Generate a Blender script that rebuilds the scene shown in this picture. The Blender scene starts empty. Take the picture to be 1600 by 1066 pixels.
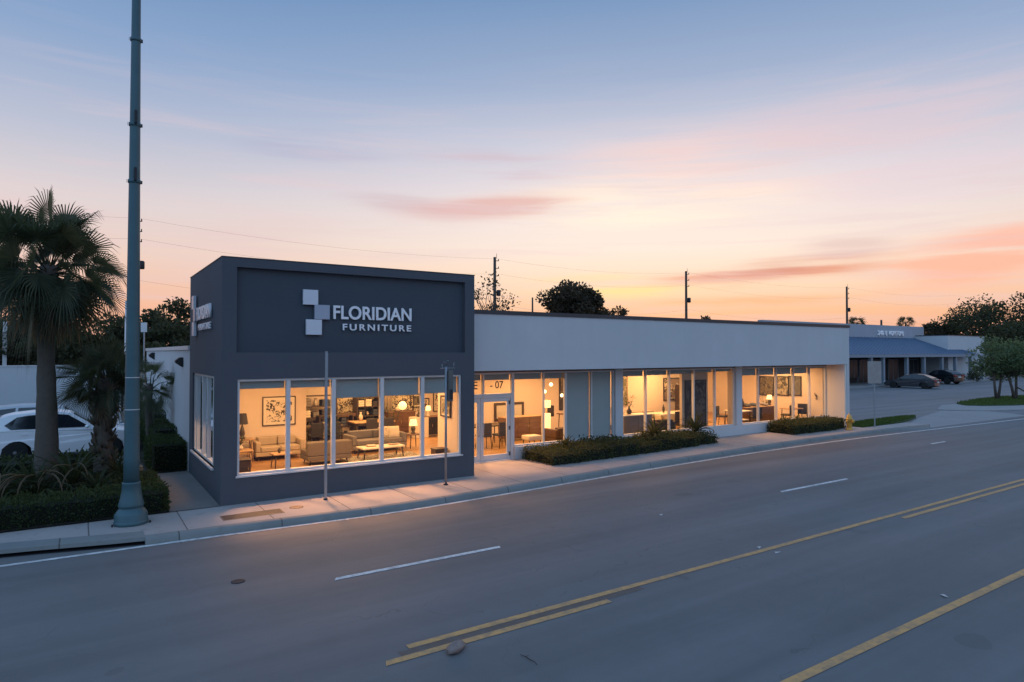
import bpy, math, random
from mathutils import Vector, Matrix
R = math.radians
rnd = random.Random(7)
scene = bpy.context.scene
COL = scene.collection

# ------------------------------------------------------------------ camera
F_PX, CAM_H = 1015.0, 3.6
PITCH = math.atan(18 / F_PX)
YAW = math.atan(1530 / F_PX)
VX, VY = math.cos(YAW), math.sin(YAW)
cam = bpy.data.cameras.new('camera')
cam.sensor_width = 36
cam.lens = F_PX / 1600 * 36
cam.clip_end = 2000
camo = bpy.data.objects.new('camera', cam)
COL.objects.link(camo)
camo.location = (0, 0, CAM_H)
camo.rotation_euler = (R(90) + PITCH, 0, YAW - R(90))
scene.camera = camo


def ray(px, py):
    a, b = (px - 800) / F_PX, (533 - py) / F_PX
    cp, sp = math.cos(PITCH), math.sin(PITCH)
    fw, z = cp - b * sp, sp + b * cp
    return (VX * fw + VY * a, VY * fw - VX * a, z)


def on_z(px, py, z):          # survey point on a level
    d = ray(px, py); t = (z - CAM_H) / d[2]
    return (d[0] * t, d[1] * t)


def on_y(px, py, y):          # survey point on a wall plane
    d = ray(px, py); t = y / d[1]
    return (d[0] * t, CAM_H + d[2] * t)


def at_d(px, py, dist):       # survey point at a forward distance
    d = ray(px, py); t = dist / (d[0] * VX + d[1] * VY)
    return Vector((d[0] * t, d[1] * t, CAM_H + d[2] * t))


# ------------------------------------------------------------------ materials
def lin(c):
    if isinstance(c, (int, float)):
        c = (c, c, c)
    return tuple((v / 12.92 if v <= .04045 else ((v + .055) / 1.055) ** 2.4) for v in [x / 255 for x in c])


class NT:
    def __init__(s, tree):
        s.t = tree
        s.t.nodes.clear()

    def n(s, typ, **kw):
        nd = s.t.nodes.new(typ)
        for k, v in kw.items():
            setattr(nd, k, v)
        return nd

    def put(s, sock, v):
        if v is None:
            return
        if hasattr(v, 'is_output'):
            s.t.links.new(v, sock)
        else:
            if sock.type == 'RGBA' and len(v) == 3:
                v = (*v, 1)
            sock.default_value = v

    def m(s, op, a, b=None, c=None, clamp=False):
        nd = s.n('ShaderNodeMath', operation=op, use_clamp=clamp)
        for i, v in enumerate((a, b, c)):
            if v is not None:
                s.put(nd.inputs[i], v)
        return nd.outputs[0]

    def mix(s, f, a, b, mode='MIX'):
        nd = s.n('ShaderNodeMix', data_type='RGBA', blend_type=mode)
        s.put(nd.inputs[0], f); s.put(nd.inputs[6], a); s.put(nd.inputs[7], b)
        return nd.outputs[2]

    def ramp(s, f, stops, interp='LINEAR'):
        nd = s.n('ShaderNodeValToRGB')
        cr = nd.color_ramp
        cr.interpolation = interp
        while len(cr.elements) < len(stops):
            cr.elements.new(0.5)
        for e, (p, c) in zip(cr.elements, stops):
            e.position = p
            e.color = (*c, 1) if len(c) == 3 else c
        s.put(nd.inputs[0], f)
        return nd.outputs[0]

    def noise(s, vec, scale, detail=3, rough=.55, dist=0):
        nd = s.n('ShaderNodeTexNoise')
        s.put(nd.inputs['Vector'], vec)
        nd.inputs['Scale'].default_value = scale
        nd.inputs['Detail'].default_value = detail
        nd.inputs['Roughness'].default_value = rough
        nd.inputs['Distortion'].default_value = dist
        return nd.outputs['Fac']

    def mapping(s, vec, scale=(1, 1, 1), loc=(0, 0, 0), rot=(0, 0, 0)):
        nd = s.n('ShaderNodeMapping')
        s.put(nd.inputs[0], vec)
        nd.inputs[1].default_value = loc
        nd.inputs[2].default_value = rot
        nd.inputs[3].default_value = scale
        return nd.outputs[0]

    def pos(s):
        return s.n('ShaderNodeNewGeometry').outputs['Position']

    def obj(s):
        return s.n('ShaderNodeTexCoord').outputs['Object']


MATS = {}


def new_mat(name):
    m = bpy.data.materials.new(name)
    m.use_nodes = True
    MATS[name] = m
    return m, NT(m.node_tree)


def finish(nt, base, rough=.6, metal=0, bump=None, bstr=.3, bdist=.02, spec=None, emis=None, estr=0):
    b = nt.n('ShaderNodeBsdfPrincipled')
    nt.put(b.inputs['Base Color'], base)
    nt.put(b.inputs['Roughness'], rough)
    nt.put(b.inputs['Metallic'], metal)
    if spec is not None:
        b.inputs['Specular IOR Level'].default_value = spec
    if emis is not None:
        nt.put(b.inputs['Emission Color'], emis)
        b.inputs['Emission Strength'].default_value = estr
    if bump is not None:
        bn = nt.n('ShaderNodeBump')
        bn.inputs['Strength'].default_value = bstr
        bn.inputs['Distance'].default_value = bdist
        nt.put(bn.inputs['Height'], bump)
        nt.put(b.inputs['Normal'], bn.outputs[0])
    o = nt.n('ShaderNodeOutputMaterial')
    nt.put(o.inputs[0], b.outputs[0])
    return b


def simple(name, col, rough=.6, metal=0, var=.12, scale=3, bump=0, fine=60, spec=None, emis=None, estr=0):
    """plain surface with a little uneven tone and grain"""
    m, nt = new_mat(name)
    p = nt.obj()
    n1 = nt.noise(p, scale, 4)
    n2 = nt.noise(p, fine, 2)
    k = nt.m('ADD', nt.m('MULTIPLY', n1, 1.4 * var), nt.m('MULTIPLY', n2, .6 * var))
    k = nt.m('ADD', k, 1 - var)
    cc = nt.n('ShaderNodeVectorMath', operation='SCALE')
    cc.inputs[0].default_value = col
    nt.put(cc.inputs['Scale'], k)
    finish(nt, cc.outputs[0], rough, metal, n2 if bump else None, bump, .01, spec, emis, estr)
    return m


def leaf_mat(name, c0, c1, rough=.55, scale=1.2):
    m, nt = new_mat(name)
    g = nt.n('ShaderNodeNewGeometry')
    n = nt.noise(nt.obj(), scale, 2)
    f = nt.m('ADD', nt.m('MULTIPLY', g.outputs['Random Per Island'], .6), nt.m('MULTIPLY', n, .5), clamp=True)
    lc = nt.mix(f, c0, c1)
    b = finish(nt, lc, rough, spec=.25)
    tl = nt.n('ShaderNodeBsdfTranslucent')
    nt.put(tl.inputs[0], nt.mix(1.0, lc, (1.9, 1.7, 1.2), 'MULTIPLY'))
    mx = nt.n('ShaderNodeMixShader'); mx.inputs[0].default_value = .38
    nt.put(mx.inputs[1], b.outputs[0]); nt.put(mx.inputs[2], tl.outputs[0])
    out = [q for q in nt.t.nodes if q.type == 'OUTPUT_MATERIAL'][0]
    nt.put(out.inputs[0], mx.outputs[0])
    return m


def wood(name, c0, c1, axis=0, rough=.45, plank=0):
    m, nt = new_mat(name)
    sc = [9, 9, 9]; sc[axis] = .9
    p = nt.mapping(nt.obj(), tuple(sc))
    n = nt.noise(p, 1.6, 5, .6, .6)
    col = nt.mix(nt.ramp(n, [(.3, (0, 0, 0)), (.7, (1, 1, 1))]), c0, c1)
    if plank:
        b = nt.n('ShaderNodeTexBrick')
        b.offset = .5
        nt.put(b.inputs['Vector'], nt.pos())
        b.inputs['Scale'].default_value = 1
        b.inputs['Brick Width'].default_value = 1.6
        b.inputs['Row Height'].default_value = .16
        b.inputs['Mortar Size'].default_value = .004
        b.inputs['Color1'].default_value = (1, 1, 1, 1)
        b.inputs['Color2'].default_value = (.75, .72, .7, 1)
        b.inputs['Mortar'].default_value = (.3, .27, .25, 1)
        col = nt.mix(1.0, col, b.outputs['Color'], 'MULTIPLY')
    finish(nt, col, rough)
    return m


def glass_mat(name, tint=(.96, .97, .96), boost=1.0):
    m, nt = new_mat(name)
    lw = nt.n('ShaderNodeLayerWeight')
    f5 = nt.m('POWER', lw.outputs['Facing'], 4.5)
    f = nt.m('ADD', nt.m('MULTIPLY', f5, .85 * boost), .03 * boost, clamp=True)
    tr = nt.n('ShaderNodeBsdfTransparent'); tr.inputs[0].default_value = (*tint, 1)
    gl = nt.n('ShaderNodeBsdfGlossy'); gl.inputs['Roughness'].default_value = .015
    gl.inputs[0].default_value = (.95, .97, 1, 1)
    mx = nt.n('ShaderNodeMixShader')
    nt.put(mx.inputs[0], f); nt.put(mx.inputs[1], tr.outputs[0]); nt.put(mx.inputs[2], gl.outputs[0])
    o = nt.n('ShaderNodeOutputMaterial'); nt.put(o.inputs[0], mx.outputs[0])
    return m


def lamp_mat(name, col, strength):
    m, nt = new_mat(name)
    finish(nt, (.8, .75, .65), .6, emis=col, estr=strength)
    return m


def art_mat(name, paper, ink, scale=3.5, seed=0, thr=.5, mid=None, axis_xz=True):
    """abstract ink blots on paper, drawn in the panel's own plane"""
    m, nt = new_mat(name)
    p = nt.mapping(nt.obj(), (1, 1, 1), (seed * 3.1, seed * 1.7, seed * 2.3))
    n = nt.noise(p, scale, 3, .5, 1.2)
    v = nt.n('ShaderNodeTexVoronoi', feature='DISTANCE_TO_EDGE')
    nt.put(v.inputs['Vector'], p); v.inputs['Scale'].default_value = scale * 2.2
    k = nt.m('ADD', nt.m('MULTIPLY', v.outputs['Distance'], .8), n)
    f = nt.ramp(k, [(thr - .02, (0, 0, 0)), (thr + .03, (1, 1, 1))])
    col = nt.mix(f, ink, paper)
    if mid:
        n2 = nt.noise(p, scale * .8, 2, .5, .5)
        col = nt.mix(nt.ramp(n2, [(.52, (0, 0, 0)), (.56, (1, 1, 1))]), col, mid)
    finish(nt, col, .7)
    return m


# asphalt with traffic bands, stains, cracks
def asphalt(name, base, brown, stripes=True):
    m, nt = new_mat(name)
    p = nt.pos()
    xyz = nt.n('ShaderNodeSeparateXYZ'); nt.put(xyz.inputs[0], p)
    streak = nt.noise(nt.mapping(p, (.05, .9, 1)), 1.0, 4, .55, .3)
    streak2 = nt.noise(nt.mapping(p, (.12, 2.6, 1)), 1.0, 5, .6, .2)
    big = nt.noise(p, .16, 4, .6)
    grain = nt.noise(p, 120, 2, .6)
    mott = nt.noise(p, 2.4, 5, .65)
    k = nt.m('ADD', nt.m('MULTIPLY', streak, .75), nt.m('MULTIPLY', big, .35))
    k = nt.m('ADD', k, nt.m('MULTIPLY', streak2, .3))
    k = nt.m('ADD', k, nt.m('MULTIPLY', mott, .22))
    k = nt.m('ADD', k, nt.m('MULTIPLY', grain, .25))
    k = nt.m('ADD', k, .08)
    bn = nt.noise(p, .1, 2)
    c = nt.mix(nt.ramp(bn, [(.4, (0, 0, 0)), (.62, (1, 1, 1))]), base, brown)
    sc = nt.n('ShaderNodeVectorMath', operation='SCALE')
    nt.put(sc.inputs[0], c); nt.put(sc.inputs['Scale'], k)
    col = sc.outputs[0]
    # thin meandering cracks
    v = nt.n('ShaderNodeTexVoronoi', feature='DISTANCE_TO_EDGE')
    wv = nt.n('ShaderNodeVectorMath', operation='ADD')
    nz = nt.n('ShaderNodeTexNoise'); nt.put(nz.inputs['Vector'], p); nz.inputs['Scale'].default_value = 1.5
    nt.put(wv.inputs[0], nt.mapping(p, (.16, .3, 1))); nt.put(wv.inputs[1], nt.mapping(nz.outputs['Color'], (.25, .25, 0)))
    nt.put(v.inputs['Vector'], wv.outputs[0]); v.inputs['Scale'].default_value = 1.0
    ck = nt.m('LESS_THAN', v.outputs['Distance'], .0022)
    ck = nt.m('MULTIPLY', ck, nt.m('GREATER_THAN', mott, .5))
    col = nt.mix(nt.m('MULTIPLY', ck, .22), col, (.03, .03, .035))
    spots = nt.m('GREATER_THAN', nt.noise(p, .9, 1), .74)
    col = nt.mix(nt.m('MULTIPLY', spots, .18), col, (.03, .03, .03))
    rg = nt.m('ADD', nt.m('MULTIPLY', streak, -.2), .78)
    finish(nt, col, rg, bump=grain, bstr=.25, bdist=.006, spec=.35)
    return m


def concrete(name, c, joint=0, joint_off=0, stain=.25, rough=.85, dirty=(.12, .1, .085)):
    m, nt = new_mat(name)
    p = nt.pos()
    big = nt.noise(p, .8, 5, .65)
    fine = nt.noise(p, 90, 2)
    k = nt.m('ADD', nt.m('ADD', nt.m('MULTIPLY', big, stain * 2), nt.m('MULTIPLY', fine, .16)), 1 - stain - .08)
    sc = nt.n('ShaderNodeVectorMath', operation='SCALE')
    sc.inputs[0].default_value = c; nt.put(sc.inputs['Scale'], k)
    col = sc.outputs[0]
    d = nt.noise(p, 2.6, 6, .7)
    col = nt.mix(nt.ramp(d, [(.56, (0, 0, 0)), (.8, (.55, .55, .55))]), col, dirty)
    if joint:
        xyz = nt.n('ShaderNodeSeparateXYZ'); nt.put(xyz.inputs[0], p)
        wob = nt.m('MULTIPLY', nt.noise(p, 9, 2), .012)
        fx = nt.m('FRACT', nt.m('DIVIDE', nt.m('ADD', nt.m('ADD', xyz.outputs[0], wob), 40 + joint_off), joint))
        j = nt.m('LESS_THAN', fx, .024 / joint)
        col = nt.mix(nt.m('MULTIPLY', j, .8), col, (.05, .045, .04))
        slab = nt.m('FLOOR', nt.m('DIVIDE', nt.m('ADD', xyz.outputs[0], 40 + joint_off), joint))
        wn = nt.n('ShaderNodeTexWhiteNoise', noise_dimensions='1D')
        nt.put(wn.inputs['W'], slab)
        col = nt.mix(nt.m('MULTIPLY', wn.outputs['Value'], .16), col, (.16, .15, .14))
    finish(nt, col, rough, bump=fine, bstr=.2, bdist=.005)
    return m


def paint_line(name, c, under):
    m, nt = new_mat(name)
    p = nt.pos()
    n = nt.noise(p, 7, 5, .7)
    n2 = nt.noise(nt.mapping(p, (.4, 3, 1)), 2.5, 3)
    w = nt.ramp(nt.m('ADD', nt.m('MULTIPLY', n, .7), nt.m('MULTIPLY', n2, .3)), [(.42, (1, 1, 1)), (.66, (.3, .3, .3))])
    finish(nt, nt.mix(w, under, c), .75, bump=nt.noise(p, 120, 2), bstr=.2, bdist=.004)
    return m


def stucco(name, c, stain=.1, grain=70, bstr=.25, streak=.08):
    m, nt = new_mat(name)
    p = nt.pos()
    big = nt.noise(p, .6, 4, .6)
    drip = nt.noise(nt.mapping(p, (3.0, 3.0, .22)), 1.0, 4, .6)
    g = nt.noise(p, grain, 3)
    k = nt.m('ADD', nt.m('ADD', nt.m('MULTIPLY', big, stain * 2), nt.m('MULTIPLY', drip, streak * 2)), 1 - stain - streak)
    sc = nt.n('ShaderNodeVectorMath', operation='SCALE')
    sc.inputs[0].default_value = c; nt.put(sc.inputs['Scale'], k)
    finish(nt, sc.outputs[0], .82, bump=g, bstr=bstr, bdist=.008)
    return m


M = MATS
asphalt('road_asphalt', (.134, .140, .143), (.148, .140, .138))
asphalt('lot_asphalt', (.17, .17, .175), (.17, .165, .165))
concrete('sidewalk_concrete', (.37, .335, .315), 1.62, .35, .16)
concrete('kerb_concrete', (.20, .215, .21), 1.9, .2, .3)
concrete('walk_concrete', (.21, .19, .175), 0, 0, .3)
concrete('apron_concrete', (.30, .29, .285), 3.2, .1, .15)
paint_line('white_paint', (.72, .72, .70), (.14, .14, .15))
paint_line('yellow_paint', (.62, .33, .12), (.15, .14, .13))
paint_line('faded_seal', (.12, .09, .07), (.14, .13, .13))
stucco('navy_stucco', (.074, .084, .102), .10, 60, .3, .05)
stucco('navy_panel', (.054, .068, .087), .10, 60, .3, .05)
stucco('white_stucco', (.54, .55, .56), .08, 80, .2, .045)
stucco('warm_white', (.70, .66, .60), .05, 80, .15, .04)
stucco('grey_stucco', (.36, .38, .42), .10, 80, .2, .08)
simple('cap_metal', (.055, .055, .06), .5, .3)
simple('white_metal', (.62, .62, .62), .45, .1, .06)
simple('bronze_metal', (.16, .12, .10), .45, .4, .1)
simple('chrome', (.6, .6, .62), .25, .9, .05)
simple('sign_pole_grey', (.12, .125, .12), .6, .2, .2)
simple('galvanised', (.30, .33, .36), .5, .6, .3, 5)
simple('teal_paint', (.055, .118, .138), .5, .2, .22, 4, .1)
simple('dark_iron', (.035, .035, .04), .7, .3, .3)
simple('black_plastic', (.012, .012, .014), .5)
simple('sign_letter', (.80, .81, .84), .4, .1, .05)
simple('white_letter', (.92, .92, .92), .4)
simple('sign_square', (.62, .65, .71), .4, .15, .06)
simple('sign_square_mid', (.36, .40, .48), .4, .15, .06)
simple('shade_fabric', (.36, .40, .41), .9, 0, .05, 2, .1, 200)
simple('blind_fabric', (.42, .455, .465), .9, 0, .05, 2, .1, 200)
simple('interior_wall', (.64, .54, .45), .85, 0, .05)
simple('interior_wall_dim', (.50, .42, .33), .85, 0, .06)
simple('ceiling_white', (.75, .70, .62), .9, 0, .03)
wood('oak_floor', (.30, .17, .08), (.42, .25, .12), 0, .4, 1)
wood('walnut', (.10, .05, .028), (.17, .09, .05), 0)
wood('oak', (.34, .21, .11), (.46, .30, .17), 0)
wood('dark_wood', (.035, .024, .018), (.07, .045, .03), 0)
wood('pole_wood', (.05, .038, .03), (.09, .07, .055), 2, .85)
simple('grey_fabric', (.17, .155, .15), .95, 0, .15, 8, .3, 300)
simple('dark_taupe', (.125, .105, .09), .95, 0, .15, 8, .3, 300)
simple('taupe_fabric', (.26, .215, .17), .95, 0, .15, 8, .3, 300)
simple('beige_fabric', (.38, .31, .23), .95, 0, .12, 8, .3, 300)
simple('cream_fabric', (.62, .55, .44), .95, 0, .12, 8, .3, 300)
simple('charcoal_fabric', (.045, .042, .045), .95, 0, .2, 8, .3, 300)
simple('navy_fabric', (.04, .05, .075), .95, 0, .2, 8, .3, 300)
simple('brown_leather', (.09, .045, .028), .5, 0, .25, 8, .2, 100)
simple('cream_lacquer', (.66, .60, .50), .35, 0, .05)
simple('black_lacquer', (.016, .015, .016), .3, 0, .1)
simple('brass', (.50, .34, .14), .35, .8, .1)
simple('mirror_cream_reflection', (.72, .66, .54), .25, .35, .02)  # reflection of the lit wall is put into this cream colour
simple('ceramic', (.55, .48, .38), .35, 0, .15, 6)
simple('dark_ceramic', (.05, .04, .035), .35, 0, .2, 6)
simple('book_cloth', (.30, .14, .08), .8, 0, .5, 14)
glass_mat('shop_glass')
glass_mat('side_glass', (.80, .82, .82), 2.0)
lamp_mat('lamp_shade_glow', (1, .58, .22), 1.4)
lamp_mat('globe_glow', (1, .66, .32), 4)
lamp_mat('ceiling_light_glow', (1, .62, .28), 4)
art_mat('art_foliage', (.62, .55, .46), (.035, .03, .025), 4.6, 1, .52)
art_mat('art_blots', (.60, .52, .36), (.05, .04, .03), 7, 2, .58)
art_mat('art_grid', (.50, .42, .26), (.03, .03, .025), 9, 3, .62, (.12, .11, .06))
art_mat('art_canopy', (.55, .47, .36), (.05, .045, .04), 4, 4, .60, (.22, .17, .14))
art_mat('art_dark', (.10, .085, .075), (.03, .028, .028), 1.6, 5, .55, (.05, .045, .045))
art_mat('art_river', (.22, .19, .13), (.05, .05, .04), 5, 6, .6, (.33, .29, .22))
art_mat('art_moss', (.20, .17, .12), (.04, .04, .035), 6, 7, .62, (.14, .12, .08))
art_mat('art_slate', (.13, .125, .11), (.06, .06, .055), 3, 8, .55, (.10, .10, .085))
art_mat('rug_pattern', (.48, .42, .33), (.06, .05, .045), 10, 9, .62)
art_mat('pillow_pattern', (.58, .5, .38), (.20, .16, .12), 14, 10, .5)
leaf_mat('palm_leaf', (.028, .040, .024), (.085, .100, .060))
leaf_mat('palm_dead', (.10, .075, .045), (.20, .15, .10))
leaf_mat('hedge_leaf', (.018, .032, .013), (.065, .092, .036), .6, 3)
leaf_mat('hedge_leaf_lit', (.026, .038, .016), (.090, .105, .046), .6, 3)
leaf_mat('strap_leaf', (.026, .038, .020), (.070, .085, .045))
leaf_mat('tree_leaf', (.030, .036, .020), (.080, .088, .048), .7, .3)
leaf_mat('tree_leaf_warm', (.045, .038, .026), (.095, .074, .050), .7, .3)
leaf_mat('willow_leaf', (.075, .105, .055), (.15, .20, .105), .7, .5)
leaf_mat('grass_blade', (.045, .085, .020), (.085, .135, .038))
simple('soil', (.020, .017, .013), .95, 0, .4, 6, .4, 40)
simple('grass_soil', (.045, .075, .022), .95, 0, .4, 4, .3, 40)
simple('leaf_core', (.008, .011, .006), 1, 0, .3)
simple('bark', (.085, .072, .060), .9, 0, .4, 7, .5, 30)
simple('palm_bark', (.095, .078, .064), .9, 0, .3, 9, .5, 30)
simple('palm_boot', (.085, .065, .045), .9, 0, .4, 9, .5, 30)
simple('white_car_paint', (.80, .81, .83), .25, .1, .03, 2, 0, 60, .5)
simple('silver_car_paint', (.48, .50, .53), .28, .3, .03)
simple('grey_car_paint', (.035, .04, .046), .25, .15, .05)
simple('black_car_paint', (.012, .013, .016), .25, .2, .05)
simple('car_glass', (.012, .016, .022), .06, 0, .05, 3, 0, 60, .8)
simple('tyre', (.012, .012, .012), .85)
simple('alloy', (.30, .30, .31), .35, .8, .1)
simple('tail_red', (.28, .02, .018), .25)
simple('head_lens', (.65, .68, .72), .1, .2, .05)
simple('hydrant_yellow', (.62, .36, .07), .5, 0, .25, 10)
simple('blue_metal_roof', (.105, .165, .255), .45, .25, .12, 2)
simple('column_paint', (.22, .27, .32), .6, 0, .12)
simple('shop_dark', (.022, .022, .026), .35, 0, .3)
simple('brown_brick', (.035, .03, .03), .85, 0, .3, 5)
simple('sign_back', (.34, .31, .29), .6, .2, .3, 5)
simple('litter_paper', (.26, .20, .175), .9, 0, .25, 25, .5, 60)
simple('white_litter', (.5, .47, .45), .7)
simple('twig_bark', (.03, .024, .02), .9)
simple('hinge_grey', (.12, .12, .125), .5, .6)
simple('text_black', (.02, .016, .012), .6)
simple('roof_gravel', (.16, .155, .15), .95, 0, .3)
simple('ground_dirt', (.10, .095, .08), .95, 0, .4, .3)


# ------------------------------------------------------------------ mesh builder
class MB:
    def __init__(s, off=(0, 0, 0)):
        s.v, s.f, s.sm = [], [], []
        s.o = Vector(off)

    def add(s, vs, fs, smooth=False):
        k = len(s.v)
        s.v += [tuple(Vector(p) - s.o) for p in vs]
        s.f += [tuple(i + k for i in f) for f in fs]
        s.sm += [smooth] * len(fs)
        return s

    def box(s, x0, y0, z0, x1, y1, z1, mat=None):
        vs = [(x0, y0, z0), (x1, y0, z0), (x1, y1, z0), (x0, y1, z0), (x0, y0, z1), (x1, y0, z1), (x1, y1, z1), (x0, y1, z1)]
        if mat is not None:
            vs = [mat @ Vector(p) for p in vs]
        return s.add(vs, [(0, 3, 2, 1), (4, 5, 6, 7), (0, 1, 5, 4), (1, 2, 6, 5), (2, 3, 7, 6), (3, 0, 4, 7)])

    def tube(s, pts, rads, n=8, cap=True, smooth=True):
        pts = [Vector(p) for p in pts]
        if not isinstance(rads, (list, tuple)):
            rads = [rads] * len(pts)
        vs = []
        ref = Vector((0.0, 0.0, 1.0))
        for i, p in enumerate(pts):
            d = (pts[min(i + 1, len(pts) - 1)] - pts[max(i - 1, 0)]).normalized()
            r0 = ref if abs(d.dot(ref)) < .95 else Vector((1.0, 0, 0))
            a = d.cross(r0).normalized(); b = d.cross(a).normalized()
            for k in range(n):
                t = 2 * math.pi * k / n
                vs.append(p + (a * math.cos(t) + b * math.sin(t)) * rads[i])
        fs = []
        for i in range(len(pts) - 1):
            for k in range(n):
                k2 = (k + 1) % n
                fs.append((i * n + k, i * n + k2, (i + 1) * n + k2, (i + 1) * n + k))
        s.add(vs, fs, smooth)
        if cap:
            m = len(pts) - 1
            base = len(s.v) - len(vs)
            s.f.append(tuple(base + k for k in reversed(range(n)))); s.sm.append(False)
            s.f.append(tuple(base + m * n + k for k in range(n))); s.sm.append(False)
        return s

    def lathe(s, prof, c=(0, 0, 0), n=24, smooth=True, ax=None):
        """prof: (radius, height) pairs; ax: optional Matrix applied before c"""
        vs, fs = [], []
        for r, z in prof:
            for k in range(n):
                t = 2 * math.pi * k / n
                p = Vector((r * math.cos(t), r * math.sin(t), z))
                if ax is not None:
                    p = ax @ p
                vs.append(p + Vector(c))
        for i in range(len(prof) - 1):
            for k in range(n):
                k2 = (k + 1) % n
                fs.append((i * n + k, i * n + k2, (i + 1) * n + k2, (i + 1) * n + k))
        s.add(vs, fs, smooth)
        base = len(s.v) - len(vs)
        if prof[0][0] > 1e-4:
            s.f.append(tuple(base + k for k in reversed(range(n)))); s.sm.append(False)
        if prof[-1][0] > 1e-4:
            q = base + (len(prof) - 1) * n
            s.f.append(tuple(q + k for k in range(n))); s.sm.append(False)
        return s

    def prism(s, poly, y0, y1, fn=None):
        """polygon in (x,z) extruded along y"""
        n = len(poly)
        vs = [(x, y0, z) for x, z in poly] + [(x, y1, z) for x, z in poly]
        if fn:
            vs = [fn(p) for p in vs]
        fs = [tuple(range(n)), tuple(reversed(range(n, 2 * n)))]
        for i in range(n):
            j = (i + 1) % n
            fs.append((i, i + n, j + n, j))
        return s.add(vs, fs)

    def slab(s, poly, z0, z1):
        """polygon in (x,y) extruded along z"""
        n = len(poly)
        vs = [(x, y, z0) for x, y in poly] + [(x, y, z1) for x, y in poly]
        fs = [tuple(reversed(range(n))), tuple(range(n, 2 * n))]
        for i in range(n):
            j = (i + 1) % n
            fs.append((i, j, j + n, i + n))
        return s.add(vs, fs)

    def blob(s, c, r, n=10, m=7, jit=0):
        vs, fs = [], []
        for i in range(m + 1):
            a = math.pi * i / m
            for k in range(n):
                t = 2 * math.pi * k / n
                q = 1 + (rnd.random() - .5) * jit
                vs.append((c[0] + r[0] * math.sin(a) * math.cos(t) * q, c[1] + r[1] * math.sin(a) * math.sin(t) * q, c[2] + r[2] * math.cos(a) * q))
        for i in range(m):
            for k in range(n):
                k2 = (k + 1) % n
                fs.append((i * n + k, (i + 1) * n + k, (i + 1) * n + k2, i * n + k2))
        return s.add(vs, fs, True)

    def leaf(s, p, d, up, l, w):
        """one pointed leaf, slightly folded"""
        p, d, up = Vector(p), Vector(d), Vector(up)
        sd = d.cross(up)
        if sd.length < 1e-4:
            sd = Vector((1, 0, 0))
        sd.normalize()
        nn = sd.cross(d).normalized()
        return s.add([p, p + d * l * .5 + sd * w * .5 + nn * w * .15, p + d * l, p + d * l * .5 - sd * w * .5 + nn * w * .15], [(0, 1, 2, 3)])

    def build(s, name, mat, parent=None, bevel=0, seg=2, kind=None, loc=None):
        me = bpy.data.meshes.new(name)
        me.from_pydata(s.v, [], s.f)
        me.polygons.foreach_set('use_smooth', s.sm)
        me.materials.append(M[mat] if isinstance(mat, str) else mat)
        me.update()
        o = bpy.data.objects.new(name, me)
        COL.objects.link(o)
        if parent is not None:
            o.parent = parent
        if loc is not None:
            o.location = loc
        if bevel:
            b = o.modifiers.new('edge', 'BEVEL')
            b.width = bevel; b.segments = seg; b.limit_method = 'ANGLE'; b.angle_limit = R(35)
        if kind:
            o['kind'] = kind
        return o


def tag(o, label, cat, group=None):
    o['label'] = label; o['category'] = cat
    if group:
        o['group'] = group
    return o


def thing(name, label, cat, loc=(0, 0, 0), rz=0, group=None):
    o = bpy.data.objects.new(name, None)
    o.empty_display_size = .2
    COL.objects.link(o)
    o.location = loc; o.rotation_euler = (0, 0, rz)
    return tag(o, label, cat, group)


def dup(root, loc, rz, label, group=None):
    r = root.copy(); COL.objects.link(r)
    r.location = loc; r.rotation_euler = (0, 0, rz); r['label'] = label
    if group:
        r['group'] = group
    for ch in list(root.children):
        c = ch.copy(); COL.objects.link(c); c.parent = r
        for g in ch.children:
            d = g.copy(); COL.objects.link(d); d.parent = c
    return r


def polyline(pts, x):
    for (x0, y0), (x1, y1) in zip(pts, pts[1:]):
        if x0 <= x <= x1:
            t = (x - x0) / (x1 - x0)
            return y0 + (y1 - y0) * t
    return pts[-1][1]


def smooth_line(pts, step=.5):
    """Catmull-Rom through the surveyed points"""
    out = []
    for i in range(len(pts) - 1):
        p0 = pts[max(i - 1, 0)]; p1 = pts[i]; p2 = pts[i + 1]; p3 = pts[min(i + 2, len(pts) - 1)]
        n = max(2, int((p2[0] - p1[0]) / step))
        for k in range(n):
            t = k / n
            m1 = (p2[1] - p0[1]) / (p2[0] - p0[0]) * (p2[0] - p1[0])
            m2 = (p3[1] - p1[1]) / (p3[0] - p1[0]) * (p2[0] - p1[0])
            h = (2 * t ** 3 - 3 * t ** 2 + 1) * p1[1] + (t ** 3 - 2 * t ** 2 + t) * m1 + (-2 * t ** 3 + 3 * t ** 2) * p2[1] + (t ** 3 - t ** 2) * m2
            out.append((p1[0] + (p2[0] - p1[0]) * t, h))
    out.append(pts[-1])
    return out


def strip(mb, line, w0, w1, z):
    """flat ribbon along a polyline between offsets w0..w1 in y"""
    for (x0, y0), (x1, y1) in zip(line, line[1:]):
        mb.add([(x0, y0 + w0, z), (x1, y1 + w0, z), (x1, y1 + w1, z), (x0, y0 + w1, z)], [(0, 1, 2, 3)])


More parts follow.
